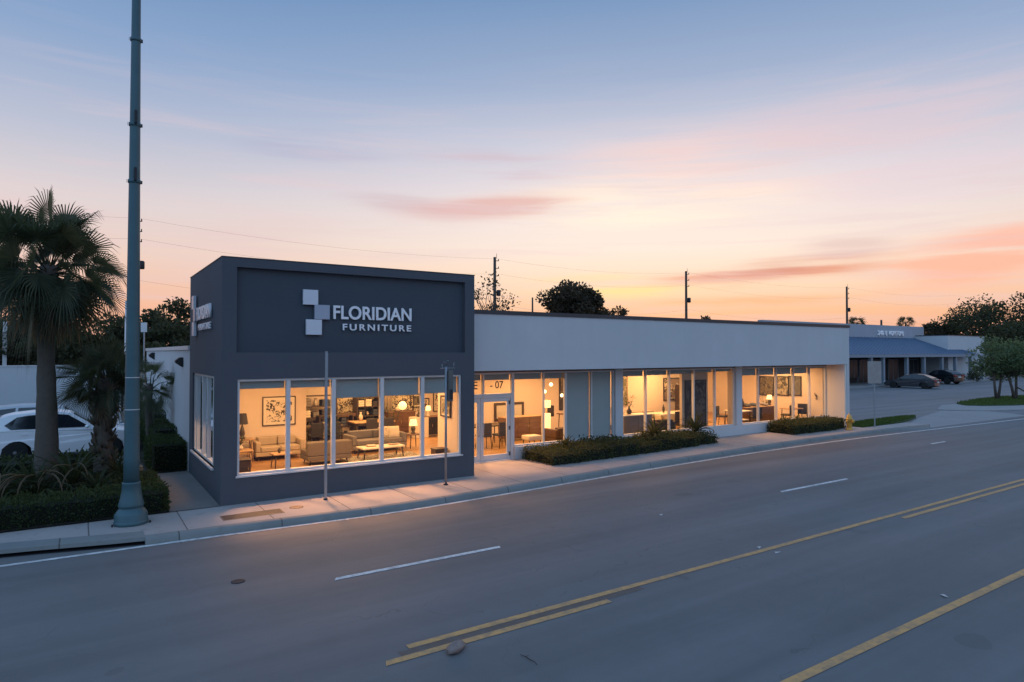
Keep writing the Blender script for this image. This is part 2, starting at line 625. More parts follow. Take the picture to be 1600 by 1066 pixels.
def text_mesh(name, body, mat, width, height, depth, parent=None, bold=.0, spacing=1.0, mtx=None):
    """lettering as a solid mesh, fitted to width x height in its own x,z plane"""
    cu = bpy.data.curves.new(name, 'FONT')
    cu.body = body; cu.size = 1; cu.extrude = .03; cu.offset = bold; cu.space_character = spacing
    o = bpy.data.objects.new(name, cu)
    COL.objects.link(o)
    dg = bpy.context.evaluated_depsgraph_get()
    dg.update()
    me = bpy.data.meshes.new_from_object(o.evaluated_get(dg))
    bpy.data.objects.remove(o)
    xs = [v.co.x for v in me.vertices]; ys = [v.co.y for v in me.vertices]
    sx, sy = width / (max(xs) - min(xs)), height / (max(ys) - min(ys))
    x0, y0 = min(xs), min(ys)
    for v in me.vertices:
        p = Vector(((v.co.x - x0) * sx, depth * (-.5 if v.co.z > 0 else .5), (v.co.y - y0) * sy))
        v.co = mtx @ p if mtx is not None else p
    me.materials.clear(); me.materials.append(M[mat])
    ob = bpy.data.objects.new(name, me)
    COL.objects.link(ob)
    ob.parent = parent
    return ob


# ================================================================== SETTING
mb = MB()
mb.box(-400, -300, -.6, 900, 900, -.05)
mb.build('ground', 'ground_dirt', kind='structure')

KERB = smooth_line([(-40, 15.6), (-12, 15.15), (-4, 14.85), (-1.1, 14.5), (1.04, 14.02), (2.45, 14.0), (5.5, 13.86), (7.3, 13.92), (10, 14.18), (14.4, 14.62), (20, 15.0), (26.3, 15.28), (31, 15.22), (34.2, 14.9)])
EDGE = smooth_line([(-40, 14.1), (-12, 14.05), (-1.1, 13.92), (.76, 13.88), (2.4, 13.84), (5.5, 13.70), (7.3, 13.76), (10, 13.98), (14.2, 14.33), (19, 14.62), (25.2, 14.74), (32, 14.55), (42, 14.1), (60, 13.6), (120, 13.2), (260, 13)], 1)
mb = MB()
mb.add([(-60, -40, 0), (400, -40, 0), (400, 15.6, 0), (-60, 15.6, 0)], [(0, 1, 2, 3)])
mb.build('road', 'road_asphalt', kind='structure')
mb = MB()
mb.add([(30.25, 15.6, -.002), (400, 15.6, -.002), (400, 46, -.002), (30.25, 46, -.002)], [(0, 1, 2, 3)])
mb.build('parking_lot', 'lot_asphalt', kind='structure')
mb = MB()
mb.add([(-40, 15, .0), (1.6, 15, .0), (1.6, 60, .0), (-40, 60, .0)], [(0, 1, 2, 3)])
mb.build('car_park', 'lot_asphalt', kind='structure')

# painted lines (4 mm sheets)
mb = MB(); strip(mb, EDGE, -.055, .055, .006)
mb.build('white_edge_line', 'white_paint', kind='structure')
mb = MB()
strip(mb, [p for p in KERB if p[0] > 1.0], -.22, -.0, .003)
mb.build('gutter', 'kerb_concrete', kind='structure')
mb = MB()
for x0, x1 in ((-8.4, -5.3), (3.37, 6.48), (15.08, 18.2), (27.9, 29.1)):
    y = 12.25 if x0 > 25 else 10.2
    mb.add([(x0, y - .055, .006), (x1, y - .055, .006), (x1 + .04, y + .055, .006), (x0 + .06, y + .055, .006)], [(0, 1, 2, 3)])
mb.build('white_lane_line', 'white_paint', kind='structure')
mb = MB()
mb.add([(3.36, 7.315, .006), (300, 7.315, .006), (300, 7.43, .006), (3.36, 7.43, .006)], [(0, 1, 2, 3)])
for x0, x1 in ((2.95, 6.42), (14.9, 200)):
    mb.add([(x0, 7.06, .006), (x1, 7.06, .006), (x1, 7.18, .006), (x0 + .05, 7.18, .006)], [(0, 1, 2, 3)])
mb.add([(-60, 4.22, .006), (300, 4.22, .006), (300, 4.35, .006), (-60, 4.35, .006)], [(0, 1, 2, 3)])
mb.build('yellow_centre_line', 'yellow_paint', kind='structure')
mb = MB()
mb.add([(3.2, 7.18, .003), (7.2, 7.18, .003), (7.2, 7.315, .003), (3.2, 7.315, .003)], [(0, 1, 2, 3)])
mb.build('road_tar_seam', 'faded_seal', kind='structure')

# pavement: slab between the kerb and the building line
def back_y(x):
    if x < 1.65: return 15.95
    if x < 2.66: return 21.2
    if x < 9.3: return 15.98
    return 17.72
mb = MB()
kl = [p for p in KERB if p[0] >= 1.04]
kin = [(x, y + .15) for x, y in kl]
inner = [(-40, 15.7)] + [p for p in [(x, y + .5) for x, y in KERB if x < -1.2]] + [(1.04, 14.5)] + kin
poly = [(x, y) for x, y in inner]
backs = [(34.2, 16.1), (30.15, 16.1), (30.15, 17.72), (9.3, 17.72), (9.3, 15.93), (2.66, 15.93), (2.66, 21.2), (1.65, 21.2), (1.65, 15.95), (-40, 15.95)]
mb.slab(poly + backs, -.04, .13)
mb.build('pavement', 'sidewalk_concrete', kind='structure')
mb = MB()
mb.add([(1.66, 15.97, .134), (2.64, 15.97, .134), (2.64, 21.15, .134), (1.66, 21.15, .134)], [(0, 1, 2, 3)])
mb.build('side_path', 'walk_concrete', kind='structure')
# kerb: battered face, rounded nose, drops into the driveway at the far end
mb = MB()
prof = [(-.06, 0), (-.045, .07), (-.02, .118), (.015, .136), (.15, .136)]
n = len(prof)
vs = []
for x, y in kl:
    hh = 1 if x < 31 else max(.12, 1 - (x - 31) / 3.4)
    for a, z in prof:
        vs.append((x, y + a, z * hh - (.004 if hh < 1 and a > .1 else 0)))
fs = []
for i in range(len(kl) - 1):
    for k in range(n - 1):
        fs.append((i * n + k, (i + 1) * n + k, (i + 1) * n + k + 1, i * n + k + 1))
mb.add(vs, fs, True)
mb.add([vs[k] for k in range(n)] + [(kl[0][0], kl[0][1] + .15, 0)], [tuple(range(n + 1))])
mb.build('kerb', 'kerb_concrete', kind='structure')

# kerb inlet: a slab over a dark slot
lk = [(x, y) for x, y in KERB if -40 <= x <= 1.04] + [(1.04, 14.02)]
inl = thing('storm_drain', 'concrete kerb inlet slab over a dark gutter slot beside the street lamp', 'storm drain', (-3, 14.6, 0))
mb = MB((-3, 14.6, 0))
for (x0, y0), (x1, y1) in zip(lk, lk[1:]):
    if x1 - x0 > 1e-6:
        ya0, ya1 = y0 + .5, y1 + .5
        mb.box(0, 0, 0, 0, 0, 0) if False else None
        vs = [(x0, y0, .065), (x1, y1, .065), (x1, ya1, .065), (x0, ya0, .065), (x0, y0 + .012, .137), (x1, y1 + .012, .137), (x1, ya1, .137), (x0, ya0, .137)]
        mb.add(vs, [(0, 3, 2, 1), (4, 5, 6, 7), (0, 1, 5, 4), (2, 3, 7, 6)])
mb.add([(1.04, 14.02, .065), (1.04, 14.52, .065), (1.04, 14.52, .137), (1.04, 14.032, .137)], [(0, 1, 2, 3)])
mb.build('cover_slab', 'kerb_concrete', inl)
mb = MB((-3, 14.6, 0))
for (x0, y0), (x1, y1) in zip(lk, lk[1:]):
    if x1 - x0 > 1e-6:
        mb.add([(x0, y0 + .25, 0), (x1, y1 + .25, 0), (x1, y1 + .25, .065), (x0, y0 + .25, .065)], [(0, 1, 2, 3)])
        mb.add([(x0, y0 - .02, .005), (x1, y1 - .02, .005), (x1, y1 + .25, .005), (x0, y0 + .25, .005)], [(0, 1, 2, 3)])
mb.build('gutter_slot', 'dark_iron', inl)

# planting bed and lawns
mb = MB()
mb.slab([(-14, 15.96), (1.62, 15.96), (1.62, 21.2), (2.6, 21.25), (2.6, 36), (1.7, 36), (1.7, 21.8), (-14, 21.4)], 0, .15)
mb.build('planting_bed', 'soil', kind='structure')
mb = MB()
L1 = [(30.3, 16.15), (31.5, 16.32), (34, 16.55), (36.5, 17.05), (38.3, 17.55), (36.8, 17.8), (34, 17.75), (32, 17.6), (30.35, 17.5)]
mb.slab(L1, 0, .12)
mb.build('lawn_strip', 'grass_soil', kind='structure')
mb = MB()
L2 = [(49.4, 19.5), (50.0, 18.7), (52.2, 17.7), (56, 16.9), (66, 16.0), (110, 15.5), (110, 19), (66, 20.6), (60, 21.4), (55, 21.2), (50.5, 20.5)]
mb.slab(L2, 0, .13)
mb.build('lawn_island', 'grass_soil', kind='structure')
mb = MB()
L3 = [(44.6, 19.2), (46, 17.3), (50, 15.8), (56, 15.0), (66, 14.5), (110, 14.3), (110, 15.5), (66, 16.0), (56, 16.9), (52.2, 17.7), (50.0, 18.7), (49.4, 19.5), (50.5, 20.5), (48.5, 20.6)]
mb.slab(L3, -.03, .05)
mb.build('pavement', 'apron_concrete', kind='structure')
mb = MB()
mb.add([(34.2, 14.9, .004), (45.2, 14.7, .004), (46.5, 17.2, .004), (44.3, 18.9, .004), (38.2, 17.4, .004), (34.2, 16.1, .004)], [(0, 1, 2, 3, 4, 5)])
mb.build('driveway', 'apron_concrete', kind='structure')


def in_poly(x, y, P):
    c = False
    for i in range(len(P)):
        x1, y1 = P[i]; x2, y2 = P[i - 1]
        if (y1 > y) != (y2 > y) and x < (x2 - x1) * (y - y1) / (y2 - y1) + x1:
            c = not c
    return c


def grass(P, n, z, h, xmax=1e9):
    mb = MB()
    xs = [p[0] for p in P]; ys = [p[1] for p in P]
    k = 0
    while k < n:
        x, y = rnd.uniform(min(xs), min(max(xs), xmax)), rnd.uniform(min(ys), max(ys))
        if not in_poly(x, y, P):
            continue
        k += 1
        a = rnd.uniform(0, 6.28); hh = h * rnd.uniform(.5, 1.3); w = .03
        c, s_ = math.cos(a), math.sin(a)
        mb.add([(x - w * c, y - w * s_, z), (x + w * c, y + w * s_, z), (x + rnd.uniform(-.04, .04), y + rnd.uniform(-.04, .04), z + hh)], [(0, 1, 2)])
    return mb.build('grass', 'grass_blade')


g = grass(L1, 7000, .115, .09); g['kind'] = 'stuff'
tag(g, 'short green grass of the small verge beside the fire hydrant', 'grass')
g = grass(L2, 9000, .125, .12, 70); g['kind'] = 'stuff'
tag(g, 'short green grass on the kerbed island under the two small trees', 'grass')

# covers and grates
t = thing('utility_cover', 'long brown grated utility cover set in the pavement by the dark corner', 'grate', (3.1, 14.72, .13))
mb = MB((0, 0, 0)); mb.box(-.62, -.22, .0, .62, .22, .006)
mb.build('plate', 'hinge_grey', t)
mb = MB()
for i in range(40):
    x = -.58 + i * .0297
    mb.box(x, -.19, .006, x + .014, .19, .011)
mb.build('grating', 'dark_iron', t)
mb = MB(); mb.lathe([(.15, 0), (.15, .006), (.12, .008), (0.0, .008)], (0, 0, 0), 20)
o = mb.build('pavement_cover', 'bronze_metal', loc=(4.06, 14.87, .13))
tag(o, 'small round brown valve cover in the glowing pavement', 'cover')
cx, cy = on_z(372, 909, 0)
t = thing('manhole_cover', 'small round iron valve cover in the dark asphalt lane', 'cover', (cx, cy, .002))
mb = MB(); mb.lathe([(.105, 0), (.105, .006), (.08, .006)], (0, 0, 0), 22); mb.build('ring', 'dark_iron', t)
mb = MB(); mb.lathe([(.08, .0), (.08, .003), (0, .003)], (0, 0, 0), 22); mb.build('lid', 'dark_iron', t)

# litter on the road
bx, by = on_z(712, 1017, 0)
mb = MB()
mb.blob((0, 0, .04), (.155, .085, .05), 16, 10, .34)
mb.blob((.09, .03, .035), (.08, .06, .04), 12, 8, .3)
mb.blob((-.09, -.02, .05), (.07, .055, .045), 12, 8, .35)
o = mb.build('crumpled_paper', 'litter_paper', loc=(bx, by, .006)); o.rotation_euler = (0, 0, .5)
tag(o, 'crumpled grey paper lying on the lower yellow line', 'litter')
for px, py, l, w, a, lab in ((1186, 856, .10, .05, .3, 'tiny white scrap of litter just above the yellow line'), (1215, 864, .12, .04, -.2, 'tiny pale scrap of litter just below the yellow line'), (1033, 805, .12, .05, .4, 'small white scrap of litter in the lane right of the long white dash'), (1475, 932, .10, .06, .9, 'small tan scrap of litter between the two yellow lines')):
    x, y = on_z(px, py, 0)
    mb = MB(); mb.add([(-l * .6, -w * .6, .004), (l * .5, -w * .5, .014), (l * .6, w * .4, .008), (-l * .4, w * .6, .018), (0, 0, .02)], [(0, 1, 4), (1, 2, 4), (2, 3, 4), (3, 0, 4), (0, 3, 2, 1)])
    o = mb.build('litter_scrap', 'white_litter', loc=(x, y, .002)); o.rotation_euler = (0, 0, a)
    tag(o, lab, 'litter', 'scraps of litter on the road')
x, y = on_z(828, 1032, 0)
mb = MB(); mb.tube([(-.13, .1, .01), (-.06, .05, .014), (.0, -.01, .012), (.06, -.06, .016), (.1, -.12, .01)], [.003, .005, .005, .004, .003], 5)
mb.tube([(-.06, .05, .014), (-.02, .055, .03)], [.004, .002], 4)
o = mb.build('twig', 'twig_bark', loc=(x, y, .003)); o.rotation_euler = (0, 0, -.75); tag(o, 'thin dark curved twig lying on the asphalt', 'twig')
for i in range(14):
    pass


# ================================================================== STORE
TX0, TX1, TY0, TY1, TZ = 2.65, 9.27, 15.9, 21.02, 5.78
G = .13
store = thing('furniture_store', 'long low furniture store with dark blue corner block and white fascia, lit from inside', 'store', (TX0, TY0, G))
SO = (TX0, TY0, G)


def sbox(name, mat, boxes, parent=None, bevel=0):
    mb = MB(SO)
    for b in boxes:
        mb.box(*b)
    return mb.build(name, mat, parent or store, bevel)


WX0, WX1, WZ0, WZ1 = 3.0, 8.86, .765, 2.985
SY0, SY1, SZ0, SZ1 = 16.85, 20.4, .85, 3.03
RX0, RX1, RZ0, RZ1 = 2.97, 8.97, 3.6, 5.57
# corner block: front wall ring, side wall ring
sbox('corner_block', 'navy_stucco', [
    (TX0, TY0, 0, WX0, 16.15, RZ0), (WX1, TY0, 0, TX1, 16.15, RZ0),
    (WX0, TY0, 0, WX1, 16.15, WZ0), (WX0, TY0, WZ1, WX1, 16.15, RZ0),
    (TX0, TY0, RZ0, RX0, 16.15, TZ), (RX1, TY0, RZ0, TX1, 16.15, TZ), (RX0, TY0, RZ1, RX1, 16.15, TZ),
    (TX0, 16.15, 0, TX0 + .25, SY0, TZ), (TX0, SY1, 0, TX0 + .25, TY1, TZ),
    (TX0, SY0, 0, TX0 + .25, SY1, SZ0), (TX0, SY0, SZ1, TX0 + .25, SY1, TZ),
    (TX1 - .25, 16.15, 0, TX1, 17.55, TZ), (TX1 - .25, 17.55, 3.05, TX1, TY1, TZ),
    (TX0 + .25, TY1 - .25, 3.05, TX1 - .25, TY1, TZ)])
sbox('recessed_panel', 'navy_panel', [(RX0, 16.03, RZ0, RX1, 16.149, RZ1)])
sbox('roof', 'roof_gravel', [(TX0 + .25, 16.15, 5.2, TX1 - .25, TY1 - .25, 5.3), (TX1, 16.9, 4.45, 30.0, 27.2, 4.6), (2.9, TY1, 3.3, TX1, 36, 3.45)])
sbox('parapet_cap', 'cap_metal', [(TX0 - .012, TY0 - .012, TZ, TX1 + .012, TY0 + .27, TZ + .02), (TX0 - .012, TY0 + .27, TZ, TX0 + .27, TY1 + .012, TZ + .02), (TX1 - .27, TY0 + .27, TZ, TX1 + .012, TY1 + .012, TZ + .02), (TX0 + .27, TY1 - .27, TZ, TX1 - .27, TY1 + .012, TZ + .02)])
# rear white wing on the left
sbox('rear_wall', 'white_stucco', [(TX0 + .002, TY1, 0, TX0 + .22, 36, 3.68)])
sbox('rear_cap', 'white_metal', [(TX0 - .05, TY1, 3.68, TX0 + .27, 36.05, 3.80)])
for yy, zz in ((22.6, 3.3), (32.0, 3.45)):
    o = thing('wall_light', 'dark wall light under the rear roof edge, ' + ('near the corner block' if yy < 25 else 'farther along the white wall'), 'wall light', (TX0, yy, zz), 0, 'wall lights on the rear wall')
    mb = MB(); mb.prism([(-.02, -.15), (0.003, -.15), (.003, .15), (-.1, .15), (-.22, .05), (-.2, -.02)], -.16, .16)
    mb.build('housing', 'black_plastic', o, .01)
# fascia, cap, soffit, end fin
FY = 16.75
sbox('fascia', 'white_stucco', [(TX1 + .002, FY, 3.045, 30.2, FY + .25, 4.765), (29.98, FY + .25, 3.045, 30.2, 27.2, 4.765)])
sbox('fascia_cap', 'cap_metal', [(TX1 + .002, FY - .03, 4.765, 30.23, FY + .3, 4.885), (29.9, FY + .3, 4.765, 30.23, 27.2, 4.885)])
sbox('soffit', 'warm_white', [(TX1 + .002, FY + .25, 3.06, 29.98, 17.64, 3.14)])
sbox('end_fin', 'warm_white', [(29.86, FY + .03, 0, 29.985, 27.2, 3.045)])
sbox('end_wall', 'white_stucco', [(29.985, FY, 0, 30.2, 27.2, 3.045)])
GY = 17.70
SILL = .53
sbox('sill_wall', 'white_stucco', [(11.79, GY - .10, 0, 29.86, GY + .12, SILL)])
for a, b in ((16.2, 16.57), (23.03, 23.41)):
    sbox('pier', 'white_stucco', [(a, GY - .09, SILL, b, GY + .12, 3.06)])
# header band above the wing glazing
sbox('header', 'bronze_metal', [(9.3, GY - .02, 2.96, 29.86, GY + .14, 3.055)])


def window(name, x0, x1, z0, z1, y, mull, fw=.06, fd=.10, glass='shop_glass', parent=None, mw=None):
    """aluminium frame with mullions; panes as one glazed sheet per bay"""
    mb = MB(SO)
    yb = y + fd
    mb.box(x0, y, z0, x1, yb, z0 + fw); mb.box(x0, y, z1 - fw, x1, yb, z1)
    mb.box(x0, y, z0 + fw, x0 + fw, yb, z1 - fw); mb.box(x1 - fw, y, z0 + fw, x1, yb, z1 - fw)
    mw = mw or fw
    for c in mull:
        mb.box(c - mw / 2, y - .002, z0 + fw, c + mw / 2, yb + .002, z1 - fw)
    f = mb.build(name, 'white_metal', parent or store, .004, 1)
    ed = [x0 + fw] + [v for c in mull for v in (c - mw / 2, c + mw / 2)] + [x1 - fw]
    for a, b in zip(ed[::2], ed[1::2]):
        g = MB(SO); g.box(a, y + fd * .5, z0 + fw, b, y + fd * .5 + .008, z1 - fw)
        g.build('pane', glass, f)
    return f, list(zip(ed[::2], ed[1::2]))


def shade(win, a, b, y, ztop, zbot, mat='shade_fabric'):
    mb = MB(SO); mb.box(a + .01, y, zbot, b - .01, y + .006, ztop)
    mb.tube([(a + .01, y + .003, zbot), (b - .01, y + .003, zbot)], .012, 6)
    return mb.build('roller_blind', mat, win)


wf, bays = window('shop_window', WX0, WX1, WZ0, WZ1, TY0 + .04, [4.15, 5.255, 6.53, 7.69], .055, .10, mw=.10)
for (a, b), z in zip(bays, (2.76, 2.755, 2.46, 2.47, 2.49)):
    shade(wf, a, b, TY0 + .19, WZ1 - .03, z)
sbox('window_sill', 'white_metal', [(WX0 - .03, TY0 - .035, WZ0 - .035, WX1 + .03, TY0 + .04, WZ0 + .003)], wf)
# side window (in the x = TX0 plane)
mb = MB(SO)
xx = TX0 + .05
mb.box(xx, SY0, SZ0, xx + .09, SY1, SZ0 + .06); mb.box(xx, SY0, SZ1 - .06, xx + .09, SY1, SZ1)
ys = [SY0, 17.22, 18.18, 18.95, 19.95, SY1]
for k, yv in enumerate(ys):
    yv = min(max(yv, SY0 + .04), SY1 - .04)
    mb.box(xx - .003, yv - .04, SZ0 + .06, xx + .093, yv + .04, SZ1 - .06)
sw = mb.build('side_window', 'white_metal', store, .004, 1)
for a, b in zip(ys, ys[1:]):
    g = MB(SO); g.box(xx + .045, a + .04, SZ0 + .06, xx + .053, b - .04, SZ1 - .06); g.build('pane', 'side_glass', sw)
sbox('window_sill', 'white_metal', [(TX0 - .05, SY0 - .04, SZ0 - .05, TX0 + .05, SY1 + .04, SZ0)], sw)
for a, b in zip(ys, ys[1:]):
    mb = MB(SO); mb.box(TX0 + .2, a + .05, 1.75, TX0 + .206, b - .05, SZ1 - .05); mb.build('roller_blind', 'shade_fabric', sw)

# wing windows
w1, b1 = window('wing_window', 11.79, 13.98, SILL, 2.96, GY, [13.04], .05, .10)
for a, b in b1: shade(w1, a, b, GY + .13, 2.94, 2.72)
w2, b2 = window('blinded_window', 13.98, 16.2, SILL, 2.96, GY, [15.15], .05, .10)
for a, b in b2: shade(w2, a, b, GY + .12, 2.94, SILL + .01, 'blind_fabric')
w3, b3 = window('wing_window', 16.57, 23.03, SILL, 2.96, GY, [17.84, 19.12, 20.52, 21.8], .05, .12)
for (a, b), z in zip(b3, (2.72, 2.74, 2.76, 2.80, 2.82)): shade(w3, a, b, GY + .15, 2.94, z)
w4, b4 = window('wing_window', 23.41, 29.86, SILL, 2.96, GY, [24.68, 25.96, 27.26, 28.53], .05, .12)
for (a, b), z in zip(b4, (2.62, 2.62, 2.63, 2.64, 2.86)): shade(w4, a, b, GY + .15, 2.94, z)
# entrance: transom window and two glazed door leaves
tr, bt = window('transom_window', 9.3, 11.79, 2.22, 2.96, GY, [10.66], .06, .10)
for a, b in bt: shade(tr, a, b, GY + .14, 2.94, 2.72)
MX = Matrix.Translation(Vector((10.02, GY + .04, 2.44)) - Vector(SO))
text_mesh('house_number', 'NE', 'text_black', .44, .24, .004, tr, .01, 1.0, MX)
text_mesh('house_number', '- 07', 'text_black', .50, .24, .004, tr, .01, 1.0, Matrix.Translation(Vector((10.93, GY + .04, 2.44)) - Vector(SO)))
sbox('door_frame', 'white_metal', [(9.3, GY - .01, G, 9.42, GY + .11, 2.22), (11.68, GY - .01, G, 11.79, GY + .11, 2.22), (9.42, GY - .01, 2.15, 11.68, GY + .11, 2.22)])
for x0, x1, hx in ((9.43, 10.545, 10.46), (10.555, 11.67, 10.64)):
    mb = MB(SO); y = GY + .01
    st = .12
    mb.box(x0, y, G + .01, x0 + st, y + .06, 2.145); mb.box(x1 - st, y, G + .01, x1, y + .06, 2.145)
    mb.box(x0 + st, y, G + .01, x1 - st, y + .06, G + .20); mb.box(x0 + st, y, 2.02, x1 - st, y + .06, 2.145)
    d = mb.build('door', 'white_metal', store, .005, 1)
    g = MB(SO); g.box(x0 + st, y + .026, G + .20, x1 - st, y + .034, 2.02); g.build('pane', 'shop_glass', d)
    h = MB(SO); h.tube([(hx, y, .95), (hx, y - .06, .95), (hx, y - .06, 1.35), (hx, y, 1.35)], .012, 8); h.build('handle', 'chrome', d)
    for zz in (.32, 1.15, 1.98):
        h = MB(SO); xx = x1 - .02 if x0 > 10 else x0 + .02
        h.box(xx - .03, y - .012, zz - .06, xx + .03, y + .001, zz + .06); h.build('hinge', 'hinge_grey', d)
sbox('threshold', 'white_metal', [(9.35, GY - .12, G, 11.75, GY + .12, G + .02)])
# interior shell
FL = .2
sbox('return_lining', 'interior_wall', [(8.97, 16.15, FL, 9.019, 17.56, 2.999)])
sbox('interior_floor', 'oak_floor', [(2.9, 16.15, .02, TX1, 26, FL), (TX1, GY + .12, .02, 29.86, 26, FL)])
sbox('interior_ceiling', 'ceiling_white', [(2.9, 16.15, 3.0, TX1, 26, 3.04), (TX1, GY + .14, 3.0, 29.86, 26, 3.04)])
sbox('interior_back_wall', 'interior_wall', [(2.9, 26, 0, 29.9, 26.2, 3.04), (2.9, 21.6, .2, 2.96, 26, 3.0)])
sbox('partition_wall', 'interior_wall', [(2.97, 22.1, FL, 6.34, 22.3, 2.999)])
sbox('partition_wall', 'interior_wall', [(12.6, 22.4, FL, 19.2, 22.6, 3.0)])
sbox('partition_wall', 'interior_wall', [(19.2, 21.3, FL, 23.9, 21.5, 3.0), (19.0, 21.3, FL, 19.2, 22.6, 3.0)])
sbox('display_panel', 'interior_wall_dim', [(20.75, 18.55, FL, 22.35, 18.68, 3.0)])
sbox('partition_wall', 'interior_wall_dim', [(23.2, GY + .12, FL, 23.36, 18.2, 2.999)])
sbox('end_lining', 'interior_wall', [(29.78, GY + .12, FL, 29.855, 26, 3.0)])
for x, y in ((4.4, 17.6), (7.4, 17.6), (4.6, 20), (7.4, 20.2), (8, 23.5), (11.5, 19.4), (11.5, 23.5), (15, 20), (18.2, 19.2), (21.5, 20), (25.2, 19.4), (28.2, 19.4), (27, 22.5)):
    mb = MB(SO); mb.lathe([(.13, 2.985), (.13, 3.0)], (x, y, 0), 18); mb.build('downlight', 'ceiling_light_glow', store)

# wall sign on the front and its twin on the side
def wall_sign(label, loc, rz):
    t = thing('wall_sign', label, 'sign', loc, rz, 'store name signs')
    x0 = 4.48
    for (a, b, c, d), mt in zip(((4.485, 4.77, 4.85, 5.135), (4.765, 4.42, 5.14, 4.775), (4.56, 4.035, 4.945, 4.41)), ('sign_square', 'sign_square_mid', 'sign_square')):
        mb = MB(); mb.box(a - x0, -.10, b - 4.4, c - x0, -.03, d - 4.4)
        mb.build('logo_square', mt, t, .004, 1)
        mb = MB(); mb.box(a - x0 + .1, -.03, b - 4.4 + .1, c - x0 - .1, 0, d - 4.4 - .1)
    text_mesh('company_lettering', 'FLORIDIAN', 'sign_letter', 2.12, .345, .045, t, .020, 1.0, Matrix.Translation((5.24 - x0, -.055, .035)))
    text_mesh('trade_lettering', 'FURNITURE', 'sign_letter', 1.87, .165, .04, t, .018, 1.35, Matrix.Translation((5.485 - x0, -.05, -.24)))
    return t


wall_sign('raised pale lettering with three logo squares on the front of the dark corner block', (4.48, 16.03, 4.4), 0)
wall_sign('same raised lettering seen edge on, on the left side of the corner block', (TX0, 19.98, 4.42), -R(90))


# ================================================================== FURNITURE IN THE SHOP
def sofa(label, x, y, rz, w, d, fab, seat_fab=None, h=.78, seats=2, arms=True, group=None):
    t = thing('sofa', label, 'sofa', (x, y, FL), rz, group)
    aw = .15 if arms else 0
    mb = MB(); mb.box(-w / 2, -d / 2, .14, w / 2, d / 2, .27); mb.build('base', fab, t, .02)
    cw = (w - 2 * aw) / seats
    for i in range(seats):
        mb = MB(); x0 = -w / 2 + aw + i * cw
        mb.box(x0 + .008, -d / 2 - .01, .272, x0 + cw - .008, d / 2 - .2, .43); mb.build('seat_cushion', seat_fab or fab, t, .035, 3)
        mb = MB(); mb.box(x0 + .01, d / 2 - .30, .43, x0 + cw - .01, d / 2 - .14, h - .02); mb.build('back_cushion', seat_fab or fab, t, .045, 3)
    mb = MB(); mb.box(-w / 2 + aw, d / 2 - .135, .272, w / 2 - aw, d / 2, h - .03); mb.build('backrest', fab, t, .03)
    if arms:
        for s in (-1, 1):
            mb = MB(); mb.box(min(s * w / 2, s * (w / 2 - aw)), -d / 2, .272, max(s * w / 2, s * (w / 2 - aw)), d / 2, .60); mb.build('arm', fab, t, .04, 3)
    for sx in (-1, 1):
        for sy in (-1, 1):
            mb = MB(); mb.tube([(sx * (w / 2 - .1), sy * (d / 2 - .1), .0), (sx * (w / 2 - .12), sy * (d / 2 - .12), .14)], [.015, .025], 8); mb.build('leg', 'dark_wood', t)
    return t


def table(label, x, y, rz, w, d, h, top, leg='dark_wood', name='table', cat='table', th=.04, lr=.022, inset=.08, group=None, shelf=False, z=None):
    t = thing(name, label, cat, (x, y, FL if z is None else z), rz, group)
    mb = MB(); mb.box(-w / 2, -d / 2, h - th, w / 2, d / 2, h); mb.build('table_top', top, t, .008)
    for sx in (-1, 1):
        for sy in (-1, 1):
            mb = MB(); mb.tube([(sx * (w / 2 - inset * .6), sy * (d / 2 - inset * .6), 0), (sx * (w / 2 - inset), sy * (d / 2 - inset), h - th)], [lr * .7, lr], 8); mb.build('leg', leg, t)
    if shelf:
        mb = MB(); mb.box(-w / 2 + inset, -d / 2 + inset, h * .35, w / 2 - inset, d / 2 - inset, h * .35 + .025); mb.build('shelf', top, t)
    return t


def cabinet(label, x, y, rz, w, d, h, mat, n=3, knob='brass', name='cabinet', top=None, legs=.1, group=None):
    t = thing(name, label, 'cabinet', (x, y, FL), rz, group)
    mb = MB(); mb.box(-w / 2, -d / 2, legs, w / 2, d / 2, h - .03); mb.build('body', mat, t, .006)
    mb = MB(); mb.box(-w / 2 - .015, -d / 2 - .015, h - .03, w / 2 + .015, d / 2 + .015, h); mb.build('cabinet_top', top or mat, t, .006)
    for i in range(n):
        a = -w / 2 + .02 + i * (w - .04) / n
        mb = MB(); mb.box(a + .006, -d / 2 - .016, legs + .03, a + (w - .04) / n - .006, -d / 2 - .001, h - .06); dr = mb.build('door', mat, t, .004)
        mb = MB(); mb.tube([(a + (w - .04) / n - .05, -d / 2 - .03, h * .5), (a + (w - .04) / n - .05, -d / 2 - .03, h * .62)], .008, 6); mb.build('handle', knob, dr)
    for sx in (-1, 1):
        for sy in (-1, 1):
            mb = MB(); mb.box(sx * (w / 2 - .06) - .025, sy * (d / 2 - .06) - .025, 0, sx * (w / 2 - .06) + .025, sy * (d / 2 - .06) + .025, legs); mb.build('leg', 'dark_wood', t)
    return t


